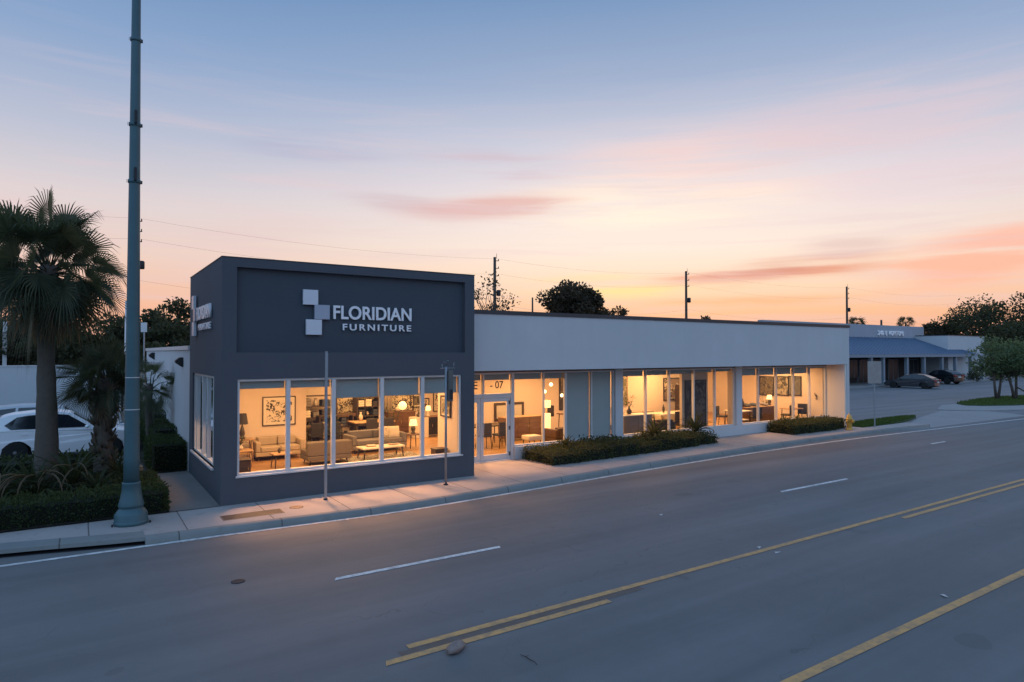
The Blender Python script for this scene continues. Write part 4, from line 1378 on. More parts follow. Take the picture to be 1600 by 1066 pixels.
def fan_leaf(mb, base, az, el, stem, rad, droop=.5, n=38):
    """costapalmate fan: a stalk, then a pleated fan split into drooping tips"""
    base = Vector(base)
    d = Vector((math.cos(az) * math.cos(el), math.sin(az) * math.cos(el), math.sin(el)))
    mid = base + d * stem * .5 + Vector((0, 0, .04 * stem))
    e2 = el - droop * .5
    d2 = Vector((math.cos(az) * math.cos(e2), math.sin(az) * math.cos(e2), math.sin(e2)))
    tip = mid + d2 * stem * .5
    mb.tube([base, mid, tip], [.02, .014, .01], 4, False)
    sd = Vector((-math.sin(az), math.cos(az), 0))
    e3 = e2 - droop * .35
    fw = Vector((math.cos(az) * math.cos(e3), math.sin(az) * math.cos(e3), math.sin(e3)))
    up = sd.cross(fw) * -1
    if up.z < 0: up = -up
    roll = rnd.uniform(-1.3, 1.3)
    sd, up = sd * math.cos(roll) + up * math.sin(roll), up * math.cos(roll) - sd * math.sin(roll)
    spread = R(rnd.uniform(105, 128))
    for i in range(n):
        t = (i / (n - 1)) * 2 - 1
        a = t * spread
        l = rad * (1 - .28 * abs(t) ** 1.5) * rnd.uniform(.9, 1.06)
        dirv = fw * math.cos(a) + sd * math.sin(a) + up * (.28 * abs(math.sin(a)))
        dirv.normalize()
        # costa bends backward at the middle
        p0 = tip + fw * .12 * rad * (1 - abs(t))
        cr = dirv.cross(up).normalized()
        w = l * spread / n * .95
        p1 = p0 + dirv * l * .30
        p2 = p0 + dirv * l * .68 + Vector((0, 0, -.06 * l * droop))
        p3 = p0 + dirv * l * rnd.uniform(.86, 1.0) + Vector((0, 0, -(.18 + rnd.uniform(0, .34)) * l * (droop + .25)))
        mb.add([p0, p1 + cr * w * .42, p1 - cr * w * .42, p2 + cr * w * .24, p2 - cr * w * .24, p3], [(0, 1, 2), (1, 3, 4, 2), (3, 5, 4)])


def palm(label, x, y, ztop, tr0, tr1, nl, stem, rad, boots=False, dead=10, lean=(0, 0), rng=126):
    t = thing('palm_tree', label, 'palm tree', (x, y, .13))
    mb = MB(); k = 14
    h = ztop - .13
    pts, rs = [], []
    for i in range(k + 1):
        u = i / k
        pts.append((lean[0] * u * u + .02 * math.sin(u * 7), lean[1] * u * u, h * u))
        rs.append(tr0 + (tr1 - tr0) * min(1, u * 1.6) + .012 * (i % 2))
    mb.tube(pts, rs, 14)
    tr = mb.build('trunk', 'palm_bark', t)
    if boots:
        mb = MB()
        for i in range(130):
            u = rnd.uniform(.18, 1.0); a = rnd.uniform(0, 6.28)
            z = h * u
            c = Vector((math.cos(a), math.sin(a), 0))
            p = c * (tr1 + .0) + Vector((0, 0, z))
            e = p + c * rnd.uniform(.06, .17) + Vector((0, 0, rnd.uniform(.12, .26)))
            mb.tube([p, (p + e) / 2 + c * .03, e], [.035, .03, .018], 5)
        mb.build('leaf_boots', 'palm_boot', tr)
    top = Vector((lean[0], lean[1], h))
    mb = MB()
    for i in range(nl):
        a = i * 2.39996 + rnd.uniform(-.2, .2)
        u = (i + .5) / nl
        el = R(84 - rng * u + rnd.uniform(-16, 16))
        fan_leaf(mb, top + Vector((math.cos(a) * .1, math.sin(a) * .1, -.35 * u)), a, el, stem * rnd.uniform(.35, 1.2), rad * rnd.uniform(.8, 1.1), .45 + .5 * u)
    mb.build('crown', 'palm_leaf', t)
    if dead:
        mb = MB()
        for i in range(dead):
            a = rnd.uniform(0, 6.28)
            fan_leaf(mb, top + Vector((math.cos(a) * .12, math.sin(a) * .12, -.35)), a, R(rnd.uniform(-70, -45)), stem * .8, rad * .75, .7, 14)
        mb.build('dead_fronds', 'palm_dead', t)
    return t


palm('tall fan palm with smooth grey trunk left of the street lamp', -.71, 20.0, 5.8, .28, .175, 64, .95, 1.08, False, 12)
palm('short fan palm with shaggy boot covered trunk beside the street lamp', .5, 20.0, 2.95, .24, .19, 32, .5, .78, True, 3, (0, 0), 100)
palm('small fan palm growing against the white rear wall behind the lamp', 1.95, 25.2, 2.55, .12, .1, 12, .5, .8, False, 0)


def leafball(mb, c, r, n, ls, flat=1.0):
    c = Vector(c)
    for _ in range(n):
        d = Vector((rnd.gauss(0, 1), rnd.gauss(0, 1), rnd.gauss(0, 1)))
        d.normalize()
        q = rnd.uniform(.45, 1.05)
        p = c + Vector((d.x * r[0], d.y * r[1], d.z * r[2])) * q
        l = ls * rnd.uniform(.6, 1.5)
        dd = (d * .6 + Vector((rnd.gauss(0, .7), rnd.gauss(0, .7), rnd.gauss(-.1, .6)))).normalized()
        mb.leaf(p, dd, Vector((rnd.gauss(0, 1), rnd.gauss(0, 1), rnd.gauss(0, 1))), l, l * .6)


def tree(label, x, y, h, crown, blobs, per, ls, mat='tree_leaf', trunk=.25, stems=1, group=None, name='tree', z0=0, clear=.35, bark='bark'):
    """crown: (rx, ry, rz); limbs run from the trunk to every leaf clump"""
    t = thing(name, label, 'tree', (x, y, z0), 0, group)
    rx, ry, rz = crown
    cz = h - rz
    cl = []
    for i in range(blobs):
        for _ in range(40):
            p = Vector((rnd.uniform(-1, 1), rnd.uniform(-1, 1), rnd.uniform(-.85, 1)))
            if p.length < 1 and p.length > .35:
                break
        s = rnd.uniform(.20, .36)
        cl.append((Vector((p.x * rx * .86, p.y * ry * .86, cz + p.z * rz * .82)), s))
    tb = MB()
    for s in range(stems):
        a = 6.28 * s / max(1, stems)
        ox = (.16 if stems > 1 else 0)
        b0 = Vector((ox * math.cos(a), ox * math.sin(a), 0))
        fork = Vector((b0.x * 3.5 + rnd.uniform(-.2, .2), b0.y * 3.5 + rnd.uniform(-.2, .2), max(.3 * h, (cz - rz) + .1 * h)))
        tb.tube([b0, (b0 + fork) / 2 + Vector((rnd.uniform(-.1, .1), 0, 0)), fork], [trunk * 1.15, trunk * .85, trunk * .75], 8)
        for c, sz in cl[s::stems]:
            m = (fork + c) / 2 + Vector((rnd.uniform(-.3, .3), rnd.uniform(-.3, .3), -.1 * rz))
            tb.tube([fork, m, c], [trunk * .5, trunk * .25, trunk * .08], 5)
    tb.build('trunk', bark, t)
    mb = MB()
    for c, s in cl:
        leafball(mb, c, (rx * s * 1.25, ry * s * 1.25, rz * s * 1.05), per, ls)
    mb.build('crown', mat, t)
    return t


def tree_px(label, px, ptop, wpx, dist, blobs, per, ls, mat='tree_leaf', bot=None, **k):
    p = at_d(px, ptop, dist); s = dist / F_PX
    h = p.z; rx = wpx / 2 * s
    rz = min(h * .42, (bot - ptop) / 2 * s if bot else rx)
    return tree(label, p.x, p.y, h, (rx, rx, rz), blobs, per, ls, mat, **k)


B = 'background trees behind the store'
tree_px('big dense round tree above the white fascia', 893, 440, 98, 72, 38, 300, .34, 'tree_leaf_warm', 520, trunk=.3, group=B)
tree_px('lower dense tree at the right shoulder of the big round tree', 938, 462, 75, 74, 18, 230, .34, 'tree_leaf_warm', 530, trunk=.2, group=B)
tree_px('thin twiggy tree beside the dark corner block', 768, 418, 76, 52, 26, 22, .22, 'tree_leaf_warm', 520, trunk=.12, group=B)
tree_px('treetop peeping over the fascia beside the middle utility pole', 1095, 490, 34, 85, 10, 150, .34, 'tree_leaf_warm', 530, trunk=.15, group=B)
tree_px('open crowned tree left of the dark corner block', 284, 461, 66, 55, 18, 105, .27, 'tree_leaf', 540, trunk=.16, group=B)
tree_px('small open tree right of the street lamp', 240, 474, 50, 58, 14, 100, .27, 'tree_leaf', 540, trunk=.14, group=B)
tree_px('bushy tree behind the rear white wall', 262, 506, 100, 50, 20, 200, .30, 'tree_leaf', 580, trunk=.15, group=B)
tree_px('wide leafy tree behind the lot wall, left of the lamp', 160, 492, 130, 46, 26, 220, .30, 'tree_leaf', 580, trunk=.18, group=B)
tree_px('dense tree behind the tall palm trunk', 90, 500, 120, 48, 24, 220, .30, 'tree_leaf', 585, trunk=.18, group=B)
tree_px('dense tree behind the lot wall at the left edge', 10, 490, 120, 48, 26, 220, .30, 'tree_leaf', 590, trunk=.18, group=B)
tree_px('low dark tree at the foot of the lot wall, beyond the palms', 205, 530, 110, 44, 18, 200, .28, 'tree_leaf', 590, trunk=.12, group=B)
G2 = 'large trees beyond the strip mall'
tree_px('large spreading dark tree at the right edge of the photo', 1590, 446, 150, 112, 40, 190, .42, 'tree_leaf', 575, trunk=.45, group=G2)
tree_px('wide dark tree left of the large spreading one', 1530, 466, 120, 118, 34, 180, .42, 'tree_leaf', 560, trunk=.4, group=G2)
tree_px('low olive tree row behind the strip mall sign wall', 1463, 503, 80, 124, 22, 220, .5, 'tree_leaf_warm', 545, trunk=.3, group=G2)
tree_px('dark tree under the large spreading one, far right', 1600, 500, 130, 105, 26, 260, .45, 'tree_leaf', 600, trunk=.3, group=G2)
tree_px('low tree mass at the far end of the street', 1640, 500, 180, 100, 26, 220, .5, 'tree_leaf', 620, trunk=.3, group=G2)
G3 = 'small trees on the lawn island'
tree('small willow like tree with two stems on the island', 57.2, 20.5, 4.8, (1.9, 1.9, 1.6), 30, 120, .16, 'willow_leaf', .10, 2, G3, 'tree', .13, .35, 'palm_bark')
tree('small willow like tree with braced stems on the island at the photo edge', 58.3, 19.75, 4.7, (2.2, 2.2, 1.75), 34, 120, .16, 'willow_leaf', .11, 2, G3, 'tree', .13, .35, 'palm_bark')
for px, top, d, lab in ((1415, 497, 125, 'far small palm above the strip mall sign wall'), (1339, 497, 110, 'far small palm right of the last utility pole')):
    p = at_d(px, top, d); s = d / F_PX
    t = thing('palm_tree', lab, 'palm tree', (p.x, p.y, 0))
    mb = MB(); mb.tube([(0, 0, 0), (0, 0, p.z - 1.0)], [.2, .16], 6); mb.build('trunk', 'palm_bark', t)
    mb = MB()
    for i in range(22):
        fan_leaf(mb, (0, 0, p.z - 1.0), i * 2.4, R(70 - 90 * i / 22), .9, 1.0, .7, 10)
    mb.build('crown', 'palm_leaf', t)


# ================================================================== STREET FURNITURE, CARS, NEIGHBOURS
t = thing('street_lamp', 'tall teal green street lamp post with bell shaped base on the pavement', 'street lamp', (.88, 15.32, .13))
mb = MB()
mb.lathe([(.315, 0), (.315, .06), (.30, .075), (.30, .20), (.285, .23), (.235, .30), (.215, .315), (.215, .345), (.232, .36), (.232, .40), (.205, .50), (.178, .64), (.165, .80), (.17, .81), (.17, .835), (.158, .85)], n=16)
mb.build('lamp_base', 'teal_paint', t, .006, 1)
mb = MB(); pr = []
for i in range(25):
    z = .85 + i * (12.6 - .85) / 24
    pr.append((.156 - .085 * (z / 12.6) ** .8 + (0), z))
mb.lathe(pr, n=16); mb.build('post', 'teal_paint', t)
mb = MB()
for py in (590, 640):
    z = on_y(206, py, 15.3)[1] - .13; r = .158 - .085 * (z / 12.6) ** .8
    mb.lathe([(r, z - .008), (r, z + .008)], n=16)
mb.build('white_band', 'white_metal', t)
for py, bk in ((62, 0), (195, 1), (284, 1)):
    z = on_y(212, py, 15.3)[1] - .13; r = .158 - .085 * (z / 12.6) ** .8
    mb = MB(); mb.lathe([(r, z - .04), (r + .018, z - .03), (r + .018, z + .03), (r, z + .04)], n=16)
    cl = mb.build('clamp_band', 'teal_paint', t)
    for a in (-1, 1):
        mb = MB(); mb.box(a * (r + .01) - .02, -.02, z - .03, a * (r + .035), .02, z + .03); mb.build('bolt', 'dark_iron', cl)
    if bk:
        mb = MB(); mb.box(-.02, -r - .075, z, .03, -r, z + .26); mb.build('bracket', 'dark_iron', cl)
mb = MB()
for s in (-1, 1):
    mb.lathe([(.018, .0), (.018, .05)], (s * .33, -.12, -.001), 8)
mb.build('anchor_bolt', 'dark_iron', t)
mb = MB(); mb.tube([(0, 0, 12.4), (-.2, -.5, 12.9), (-.35, -1.6, 13.1)], [.05, .045, .04], 8); a_ = mb.build('arm', 'teal_paint', t)
mb = MB(); mb.box(-.5, -2.2, 13.02, -.2, -1.5, 13.16); mb.build('lantern', 'dark_iron', a_)

# two thin sign posts in front of the shop window
t = thing('sign_post', 'bare thin grey metal post in front of the second window pane', 'post', (4.84, 15.25, .13))
mb = MB(); mb.box(-.03, -.02, 0, .03, -.012, 3.5); mb.box(-.03, -.012, 0, -.022, .02, 3.5); mb.box(.022, -.012, 0, .03, .02, 3.5); mb.build('post', 'galvanised', t)
mb = MB(); mb.lathe([(.05, 0), (.05, .03)], n=10); mb.build('foot', 'dark_iron', t)
mb = MB(); mb.box(.034, -.015, 2.9, .04, .03, 3.45); mb.build('sign_panel', 'galvanised', t)
t = thing('sign_post', 'thin grey post with an edge on sign box and top bracket by the last pane', 'post', (8.0, 15.2, .13))
mb = MB(); mb.lathe([(.032, 0), (.032, 3.1)], n=10); mb.build('post', 'galvanised', t)
mb = MB(); mb.lathe([(.06, 0), (.06, .03)], n=10); mb.build('foot', 'dark_iron', t)
mb = MB(); mb.box(.035, -.10, 2.2, .165, .10, 3.0); s_ = mb.build('sign_box', 'sign_pole_grey', t, .008)
mb = MB(); mb.box(.05, -.104, 2.24, .15, -.10, 2.5); mb.build('timetable', 'dark_iron', s_)
mb = MB(); mb.tube([(-.16, 0, 3.06), (.26, 0, 3.06)], .01, 6); mb.tube([(-.1, 0, 3.06), (-.12, .0, 3.16), (-.06, 0, 3.24), (0, 0, 3.18)], .008, 6); mb.tube([(.22, 0, 3.06), (.24, 0, 3.2)], .008, 6); mb.tube([(0, 0, 3.06), (.02, 0, 3.25), (.08, 0, 3.26)], .01, 6); mb.build('bracket', 'galvanised', t)

# hydrant
t = thing('fire_hydrant', 'yellow fire hydrant on the pavement at the end of the short hedge', 'fire hydrant', (28.75, 15.97, .13))
mb = MB(); mb.lathe([(.16, 0), (.16, .04), (.11, .05), (.105, .12), (.115, .13), (.115, .46), (.135, .47), (.135, .51), (.12, .52), (.115, .56), (.09, .64), (.04, .68), (.03, .69), (.03, .74), (0, .74)], n=18); mb.build('body', 'hydrant_yellow', t)
for ax, l, r in (((0, -1), .2, .07), ((1, 0), .19, .05), ((-1, 0), .19, .05)):
    mtx = Matrix.Rotation(R(90), 3, 'Y') if ax[0] > 0 else Matrix.Rotation(R(-90), 3, 'Y') if ax[0] < 0 else Matrix.Rotation(R(90), 3, 'X')
    mb = MB(); mb.lathe([(r, .08), (r, l - .03), (r * 1.15, l - .03), (r * 1.15, l), (.02, l), (.02, l + .03), (0, l + .03)], (0, 0, .40), 14, True, mtx); mb.build('outlet_cap', 'hydrant_yellow', t)

# pole sign at the driveway
sp = (30.96, 15.98, .13)
t = thing('street_sign', 'blank backed rectangular street sign on a thin post by the driveway', 'sign', sp, YAW - R(90))
mb = MB(); mb.box(-.025, 0, 0, .025, .03, 3.02); mb.build('post', 'galvanised', t)
mb = MB(); mb.box(-.32, -.012, 2.02, .32, -.002, 3.06); mb.build('sign_panel', 'sign_back', t, .004, 1)
mb = MB()
for z in (2.2, 2.85):
    mb.lathe([(.012, 0), (.012, .012)], (0, -.012, z), 8, True, Matrix.Rotation(R(90), 3, 'X'))
mb.build('bolt', 'dark_iron', t)

# lot wall behind the cars
t = thing('lot_wall', 'long plain white boundary wall behind the parked cars', 'wall', (-3, 36, 0))
mb = MB((-3, 36, 0)); mb.box(-40, 36, 0, 1.6, 36.2, 2.98); mb.build('wall', 'white_stucco', t)
mb = MB((-3, 36, 0)); mb.box(-40, 35.97, 2.98, 1.6, 36.23, 3.03); mb.build('coping', 'white_metal', t)
p = at_d(176, 560, 40)
t = thing('shed', 'pale low shed roof edge glimpsed among the trees left of the lamp', 'shed', (p.x, p.y, 0))
mb = MB(); mb.box(-1.0, 0, 0, 1.0, 2, p.z - .2); mb.build('wall', 'brown_brick', t)
mb = MB(); mb.box(-1.1, -.1, p.z - .2, 1.1, 2.1, p.z); mb.build('roof', 'grey_stucco', t)
p = at_d(199, 470, 34)
o = MB(); o.lathe([(.13, 0), (.10, p.z)], n=10); o = o.build('utility_pole', 'white_metal', loc=(p.x, p.y, 0)); tag(o, 'pale slim pole standing just behind the street lamp', 'pole')
p = at_d(8, 503, 46)
o = MB(); o.box(-.12, -.12, 0, .12, .12, p.z); o = o.build('utility_pole', 'white_metal', loc=(p.x, p.y, 0)); tag(o, 'short pale square pole at the left edge under the palm', 'pole')
p = at_d(225, 512, 36)
t = thing('street_sign', 'small pale square sign just right of the street lamp', 'sign', (p.x, p.y, 0), YAW - R(90))
mb = MB(); mb.box(-.03, 0, 0, .03, .05, p.z); mb.build('post', 'galvanised', t)
mb = MB(); mb.box(-.17, -.02, p.z - .25, .17, 0, p.z + .28); mb.build('sign_panel', 'white_metal', t)

# utility poles and wires
PY = 51.0
poles = []
def upole(label, x, y, h, r=.15, gear=True):
    t = thing('utility_pole', label, 'utility pole', (x, y, 0), 0, 'utility poles behind the store')
    mb = MB(); mb.tube([(0, 0, 0), (0, 0, h)], [r * 1.25, r * .85], 9); mb.build('pole', 'pole_wood', t)
    if gear:
        for k, z in enumerate((h - .35, h - 1.05, h - 1.75)):
            mb = MB(); mb.tube([(0, 0, z), (.35, -.1, z + .02)], .035, 5); mb.tube([(.35, -.1, z), (.35, -.1, z + .2)], [.05, .03], 6); mb.build('insulator', 'dark_iron', t)
        mb = MB(); mb.lathe([(.16, 0), (.2, .05), (.2, .5), (.14, .56)], (.36, -.1, h - 3.6), 12); mb.tube([(0, 0, h - 3.3), (.2, -.05, h - 3.3)], .05, 5); mb.build('transformer', 'dark_iron', t)
        mb = MB(); mb.tube([(.2, 0, h - .1), (.2, 0, h + .35)], .02, 5); mb.build('spike', 'dark_iron', t)
    return t
def pole_at(px, pt, y):
    x, z = on_y(px, pt, y); return x, z
info = []
for px, pt, lab in ((212, 338, 'utility pole hidden behind the street lamp, its fittings showing'), (773, 402, 'utility pole rising by the dark corner block'), (1072, 424, 'utility pole over the middle of the white fascia'), (1323, 448, 'utility pole at the far end of the white fascia')):
    x, z = on_y(px, pt, PY); upole(lab, x, PY, z); info.append((x, z))
p = at_d(832, 465, 95); upole('distant thin utility pole left of the big round tree', p.x, p.y, p.z, .14, False)
p = at_d(1377, 500, 120); upole('distant short utility pole above the strip mall sign', p.x, p.y, p.z, .2, False)
info = [(-30, 13.2)] + info + [(125, 13.6), (165, 13.8)]
for k, dz in enumerate((-.15, -1.55, -4.4)):
    mb = MB()
    for (x0, z0), (x1, z1) in zip(info, info[1:]):
        pts = []
        for i in range(13):
            u = i / 12
            pts.append((x0 + (x1 - x0) * u + .35, PY - .1, z0 + dz + (z1 - z0) * u - 4 * (.55 + .12 * k) * u * (1 - u)))
        mb.tube(pts, .0045, 4, False)
    tag(mb.build('power_line', 'black_plastic', loc=(0, 0, 0)), ('top', 'middle', 'lowest')[k] + ' power line strung along the row of utility poles', 'wire', 'power lines')


# ------------------------------------------------------------------ cars (x forward)
def arc(cx, cz, r, a0, a1, n=9):
    return [(cx + r * math.cos(R(a0 + (a1 - a0) * i / (n - 1))), cz + r * math.sin(R(a0 + (a1 - a0) * i / (n - 1)))) for i in range(n)]


def car(label, loc, rz, paint, P, group=None):
    t = thing('parked_car', label, 'car', loc, rz, group)
    W = P['W'] / 2; wr, wf = P['axles']; R0 = P['wheel']
    zb = P['clear']
    under = [(P['rear'], zb + .1), (wr - R0 - .09, zb)]
    under += [(wr + (R0 + .05) * math.cos(R(a)), max(zb, R0 + (R0 + .05) * math.sin(R(a)))) for a in range(180, -1, -20)]
    under += [(wr + R0 + .09, zb), (wf - R0 - .09, zb)]
    under += [(wf + (R0 + .05) * math.cos(R(a)), max(zb, R0 + (R0 + .05) * math.sin(R(a)))) for a in range(180, -1, -20)]
    under += [(wf + R0 + .09, zb), (P['front'], zb + .08)]
    top = P['top']
    poly = [(x, z) for x, z in under] + [(x, z) for x, z in top]

    def bulge(p):
        x, y, z = p
        u = (x - (P['rear'] + P['front']) / 2) / ((P['front'] - P['rear']) / 2)
        k = 1 - .10 * abs(u) ** 4 - .05 * max(0, (z - .75)) / .4 - .05 * max(0, .5 - z)
        return (x, y * k, z)
    # skin from several lengthwise slices so the sides curve
    ys = [-W, -W * .985, -W * .5, 0, W * .5, W * .985, W]
    mb = MB(); n = len(poly)
    vs = []
    cx = (P['rear'] + P['front']) / 2
    for y in ys:
        e = abs(y) / W
        for x, z in poly:
            xx = cx + (x - cx) * (1 - .035 * e ** 3); zz = z - (.05 * e ** 4 if z > .6 else 0)
            vs.append(bulge((xx, y, zz)))
    fs = [tuple(range(n)), tuple(reversed(range(6 * n, 7 * n)))]
    for s in range(6):
        for i in range(n):
            j = (i + 1) % n
            fs.append((s * n + i, s * n + n + i, s * n + n + j, s * n + j))
    mb.add(vs, fs)
    mb.build('body', paint, t, .03, 2)
    # greenhouse
    gb, gt = P['gl_bot'], P['gl_top']      # lists front..rear share the side outline
    zbelt = gb[0][1]; ztop = max(z for _, z in gt)
    def side_y(z):
        u = (z - zbelt) / (ztop - zbelt)
        return W * .93 - (W * .93 - W * .68) * max(0, u) ** 1.15
    out = gb + gt
    mb = MB(); m = len(out)
    vs = [(x, -side_y(z), z) for x, z in out] + [(x, 0, z + (.025 if z > zbelt + .2 else 0)) for x, z in out] + [(x, side_y(z), z) for x, z in out]
    fs = [tuple(range(m)), tuple(reversed(range(2 * m, 3 * m)))]
    for s in (0, 1):
        for i in range(m):
            j = (i + 1) % m
            fs.append((s * m + i, s * m + m + i, s * m + m + j, s * m + j))
    mb.add(vs, fs)
    mb.build('cabin', paint, t, .02, 2)
    for s in (-1, 1):
        for win in P['side_win']:
            mb = MB(); k = len(win)
            vs = [(x, s * (side_y(z) + .006), z) for x, z in win] + [(x, s * (side_y(z) - .02), z) for x, z in win]
            mb.add(vs, [tuple(range(k)), tuple(reversed(range(k, 2 * k)))] + [(i, (i + 1) % k, (i + 1) % k + k, i + k) for i in range(k)])
            mb.build('side_window', 'car_glass', t)
        mx = P['mirror']
        mb = MB(); mb.blob((mx[0], s * (W + .08), mx[1]), (.07, .11, .065), 10, 6); mb.build('wing_mirror', paint, t)
        for x in (wr, wf):
            ax = Matrix.Rotation(R(90), 3, 'X')
            mb = MB(); mb.lathe([(R0 * .66, -.105), (R0 * .9, -.11), (R0, -.08), (R0, .08), (R0 * .9, .11), (R0 * .66, .105)], (x, s * (W - .13), R0), 24, True, ax); w = mb.build('wheel', 'tyre', t)
            mb = MB(); yb = s * (W - .03)
            mb.lathe([(.05, 0), (.05, .012)], (x, yb, R0), 10, True, ax)
            for q in range(5):
                a = q * 1.2566 + .3
                c = Vector((x + math.cos(a) * R0 * .36, yb, R0 + math.sin(a) * R0 * .36))
                d = Vector((math.cos(a), 0, math.sin(a))); e = Vector((-math.sin(a), 0, math.cos(a)))
                a0 = c - d * R0 * .3; a1 = c + d * R0 * .3
                mb.add([a0 - e * .035, a0 + e * .035, a1 + e * .05, a1 - e * .05, a0 - e * .035 - Vector((0, s * .02, 0)), a0 + e * .035 - Vector((0, s * .02, 0)), a1 + e * .05 - Vector((0, s * .02, 0)), a1 - e * .05 - Vector((0, s * .02, 0))], [(0, 1, 2, 3), (7, 6, 5, 4), (0, 4, 5, 1), (2, 6, 7, 3), (1, 5, 6, 2), (0, 3, 7, 4)])
            mb.lathe([(R0 * .66, -.012), (R0 * .6, -.012), (R0 * .6, .012), (R0 * .66, .012)], (x, yb - s * .02, R0), 24, True, ax)
            mb.build('rim', 'alloy', w)
            mb = MB(); mb.lathe([(R0 * .6, 0), (R0 * .6, .01)], (x, s * (W - .10), R0), 20, True, ax); mb.build('brake_disc', 'dark_iron', w)
    for nm, wn, dx in (('windscreen', P['wind'], 1), ('rear_window', P['back'], -1)):
        (x0, z0), (x1, z1) = wn
        y0, y1 = side_y(z0) - .07, side_y(z1) - .06
        nx, nz = (z1 - z0), -(x1 - x0)
        L = math.hypot(nx, nz); nx, nz = nx / L * .008, nz / L * .008
        if nx * dx < 0: nx, nz = -nx, -nz
        nz = abs(nz)
        q = [(x0, -y0, z0), (x0, y0, z0), (x1, y1, z1), (x1, -y1, z1)]
        vs = [(a + nx * 1.6, b, c + nz * 1.6 + .012) for a, b, c in q] + [(a - nx * 3, b, c - nz * 3) for a, b, c in q]
        vs2 = [(x0 + nx * 1.6, 0, z0 + nz * 1.6 + .024), (x1 + nx * 1.6, 0, z1 + nz * 1.6 + .036)]
        mb = MB(); mb.add(vs + vs2, [(0, 8, 9, 3), (8, 1, 2, 9), (4, 7, 6, 5), (0, 4, 5, 1, 8), (1, 5, 6, 2), (2, 6, 7, 3, 9), (3, 7, 4, 0)]); mb.build(nm, 'car_glass', t)
    for s in (-1, 1):
        x, z0, z1 = P['tail']
        mb = MB(); mb.box(x, min(s * W * .50, s * W * .90), z0, x + .22, max(s * W * .50, s * W * .90), z1); mb.build('tail_light', 'tail_red', t, .02)
        x, z0, z1 = P['head']
        mb = MB(); mb.box(x - .25, min(s * W * .52, s * W * .88), z0, x, max(s * W * .52, s * W * .88), z1); mb.build('headlight', 'head_lens', t, .03)
    x, z0, z1 = P['head']
    mb = MB(); mb.box(P['front'] - .06, -W * .45, .42, P['front'] + .0, W * .45, .62); mb.build('grille', 'black_plastic', t, .01)
    mb = MB(); mb.box(P['rear'] - .012, -.26, P.get('plate', .72), P['rear'] + .05, .26, P.get('plate', .72) + .12); mb.build('number_plate', 'white_metal', t)
    mb = MB(); mb.box(P['rear'] + .15, -W * .9, zb - .02, P['front'] - .15, W * .9, zb + .03); mb.build('underbody', 'black_plastic', t)
    for s in (-1, 1):
        for x in P['doors']:
            mb = MB(); mb.box(x - .09, s * (W * .97) - .012, zbelt - .14, x + .09, s * (W * .97) + .012, zbelt - .11); mb.build('door_handle', paint, t)
    return t


SUV = dict(W=1.84, axles=(-1.33, 1.33), wheel=.36, clear=.26, rear=-2.22, front=2.2,
    top=[(2.2, .55), (2.18, .70), (2.05, .86), (1.6, .97), (.85, 1.06), (-2.0, 1.12), (-2.16, 1.0), (-2.2, .75)],
    gl_bot=[(-2.08, 1.05), (.98, 1.0)], gl_top=[(.16, 1.56), (-.25, 1.625), (-.8, 1.63), (-1.45, 1.57), (-1.72, 1.50)],
    side_win=[[(.70, 1.08), (.08, 1.50), (-.32, 1.55), (-.36, 1.09)], [(-.44, 1.09), (-.40, 1.55), (-1.0, 1.53), (-1.30, 1.48), (-1.62, 1.24), (-1.45, 1.10)]],
    mirror=(.62, 1.10), wind=((.92, 1.06), (.24, 1.54)), back=((-2.04, 1.12), (-1.76, 1.48)), tail=(-2.23, .90, 1.08), head=(2.19, .68, .82), doors=(-.25, -1.1), plate=.78)
SUV2 = dict(SUV); SUV2.update(gl_top=[(.10, 1.58), (-.3, 1.66), (-1.1, 1.67), (-1.75, 1.62), (-1.92, 1.52)],
    side_win=[[(.62, 1.10), (.02, 1.52), (-.38, 1.58), (-.42, 1.10)], [(-.50, 1.10), (-.46, 1.58), (-1.15, 1.58), (-1.2, 1.10)], [(-1.28, 1.10), (-1.23, 1.58), (-1.70, 1.54), (-1.85, 1.14)]],
    back=((-2.08, 1.12), (-1.95, 1.50)))
SEDAN = dict(W=1.85, axles=(-1.40, 1.42), wheel=.335, clear=.20, rear=-2.38, front=2.35,
    top=[(2.35, .42), (2.33, .58), (2.15, .72), (1.5, .83), (1.0, .90), (-1.7, .97), (-2.25, .98), (-2.36, .92), (-2.36, .60)],
    gl_bot=[(-2.1, .93), (1.10, .86)], gl_top=[(.25, 1.33), (-.15, 1.42), (-.7, 1.44), (-1.25, 1.36), (-1.8, 1.12)],
    side_win=[[(.86, .95), (.18, 1.30), (-.28, 1.37), (-.30, .97)], [(-.37, .97), (-.35, 1.37), (-.75, 1.38), (-1.2, 1.29), (-1.55, 1.10), (-1.25, .99)]],
    mirror=(.70, .98), wind=((1.05, .90), (.30, 1.33)), back=((-2.02, 1.02), (-1.28, 1.36)), tail=(-2.385, .72, .90), head=(2.33, .52, .66), doors=(-.2, -1.1), plate=.60)
PICK = dict(SUV); PICK.update(W=1.9, clear=.32, wheel=.38, gl_top=[(.1, 1.55), (-.3, 1.62), (-.9, 1.6), (-1.6, 1.38), (-1.85, 1.25)],
    side_win=[[(.62, 1.10), (.04, 1.48), (-.34, 1.54), (-.38, 1.10)], [(-.46, 1.10), (-.42, 1.54), (-.9, 1.52), (-1.5, 1.32), (-1.6, 1.12)]], back=((-2.0, 1.14), (-1.66, 1.36)))
car('white crossover parked nose right behind the planting bed', (-.42, 27.3, 0), 0, 'white_car_paint', SUV, 'cars parked behind the bed')
car('silver car with a dark roofline parked behind the white crossover', (-.75, 30.4, 0), R(2), 'silver_car_paint', SUV2, 'cars parked behind the bed')
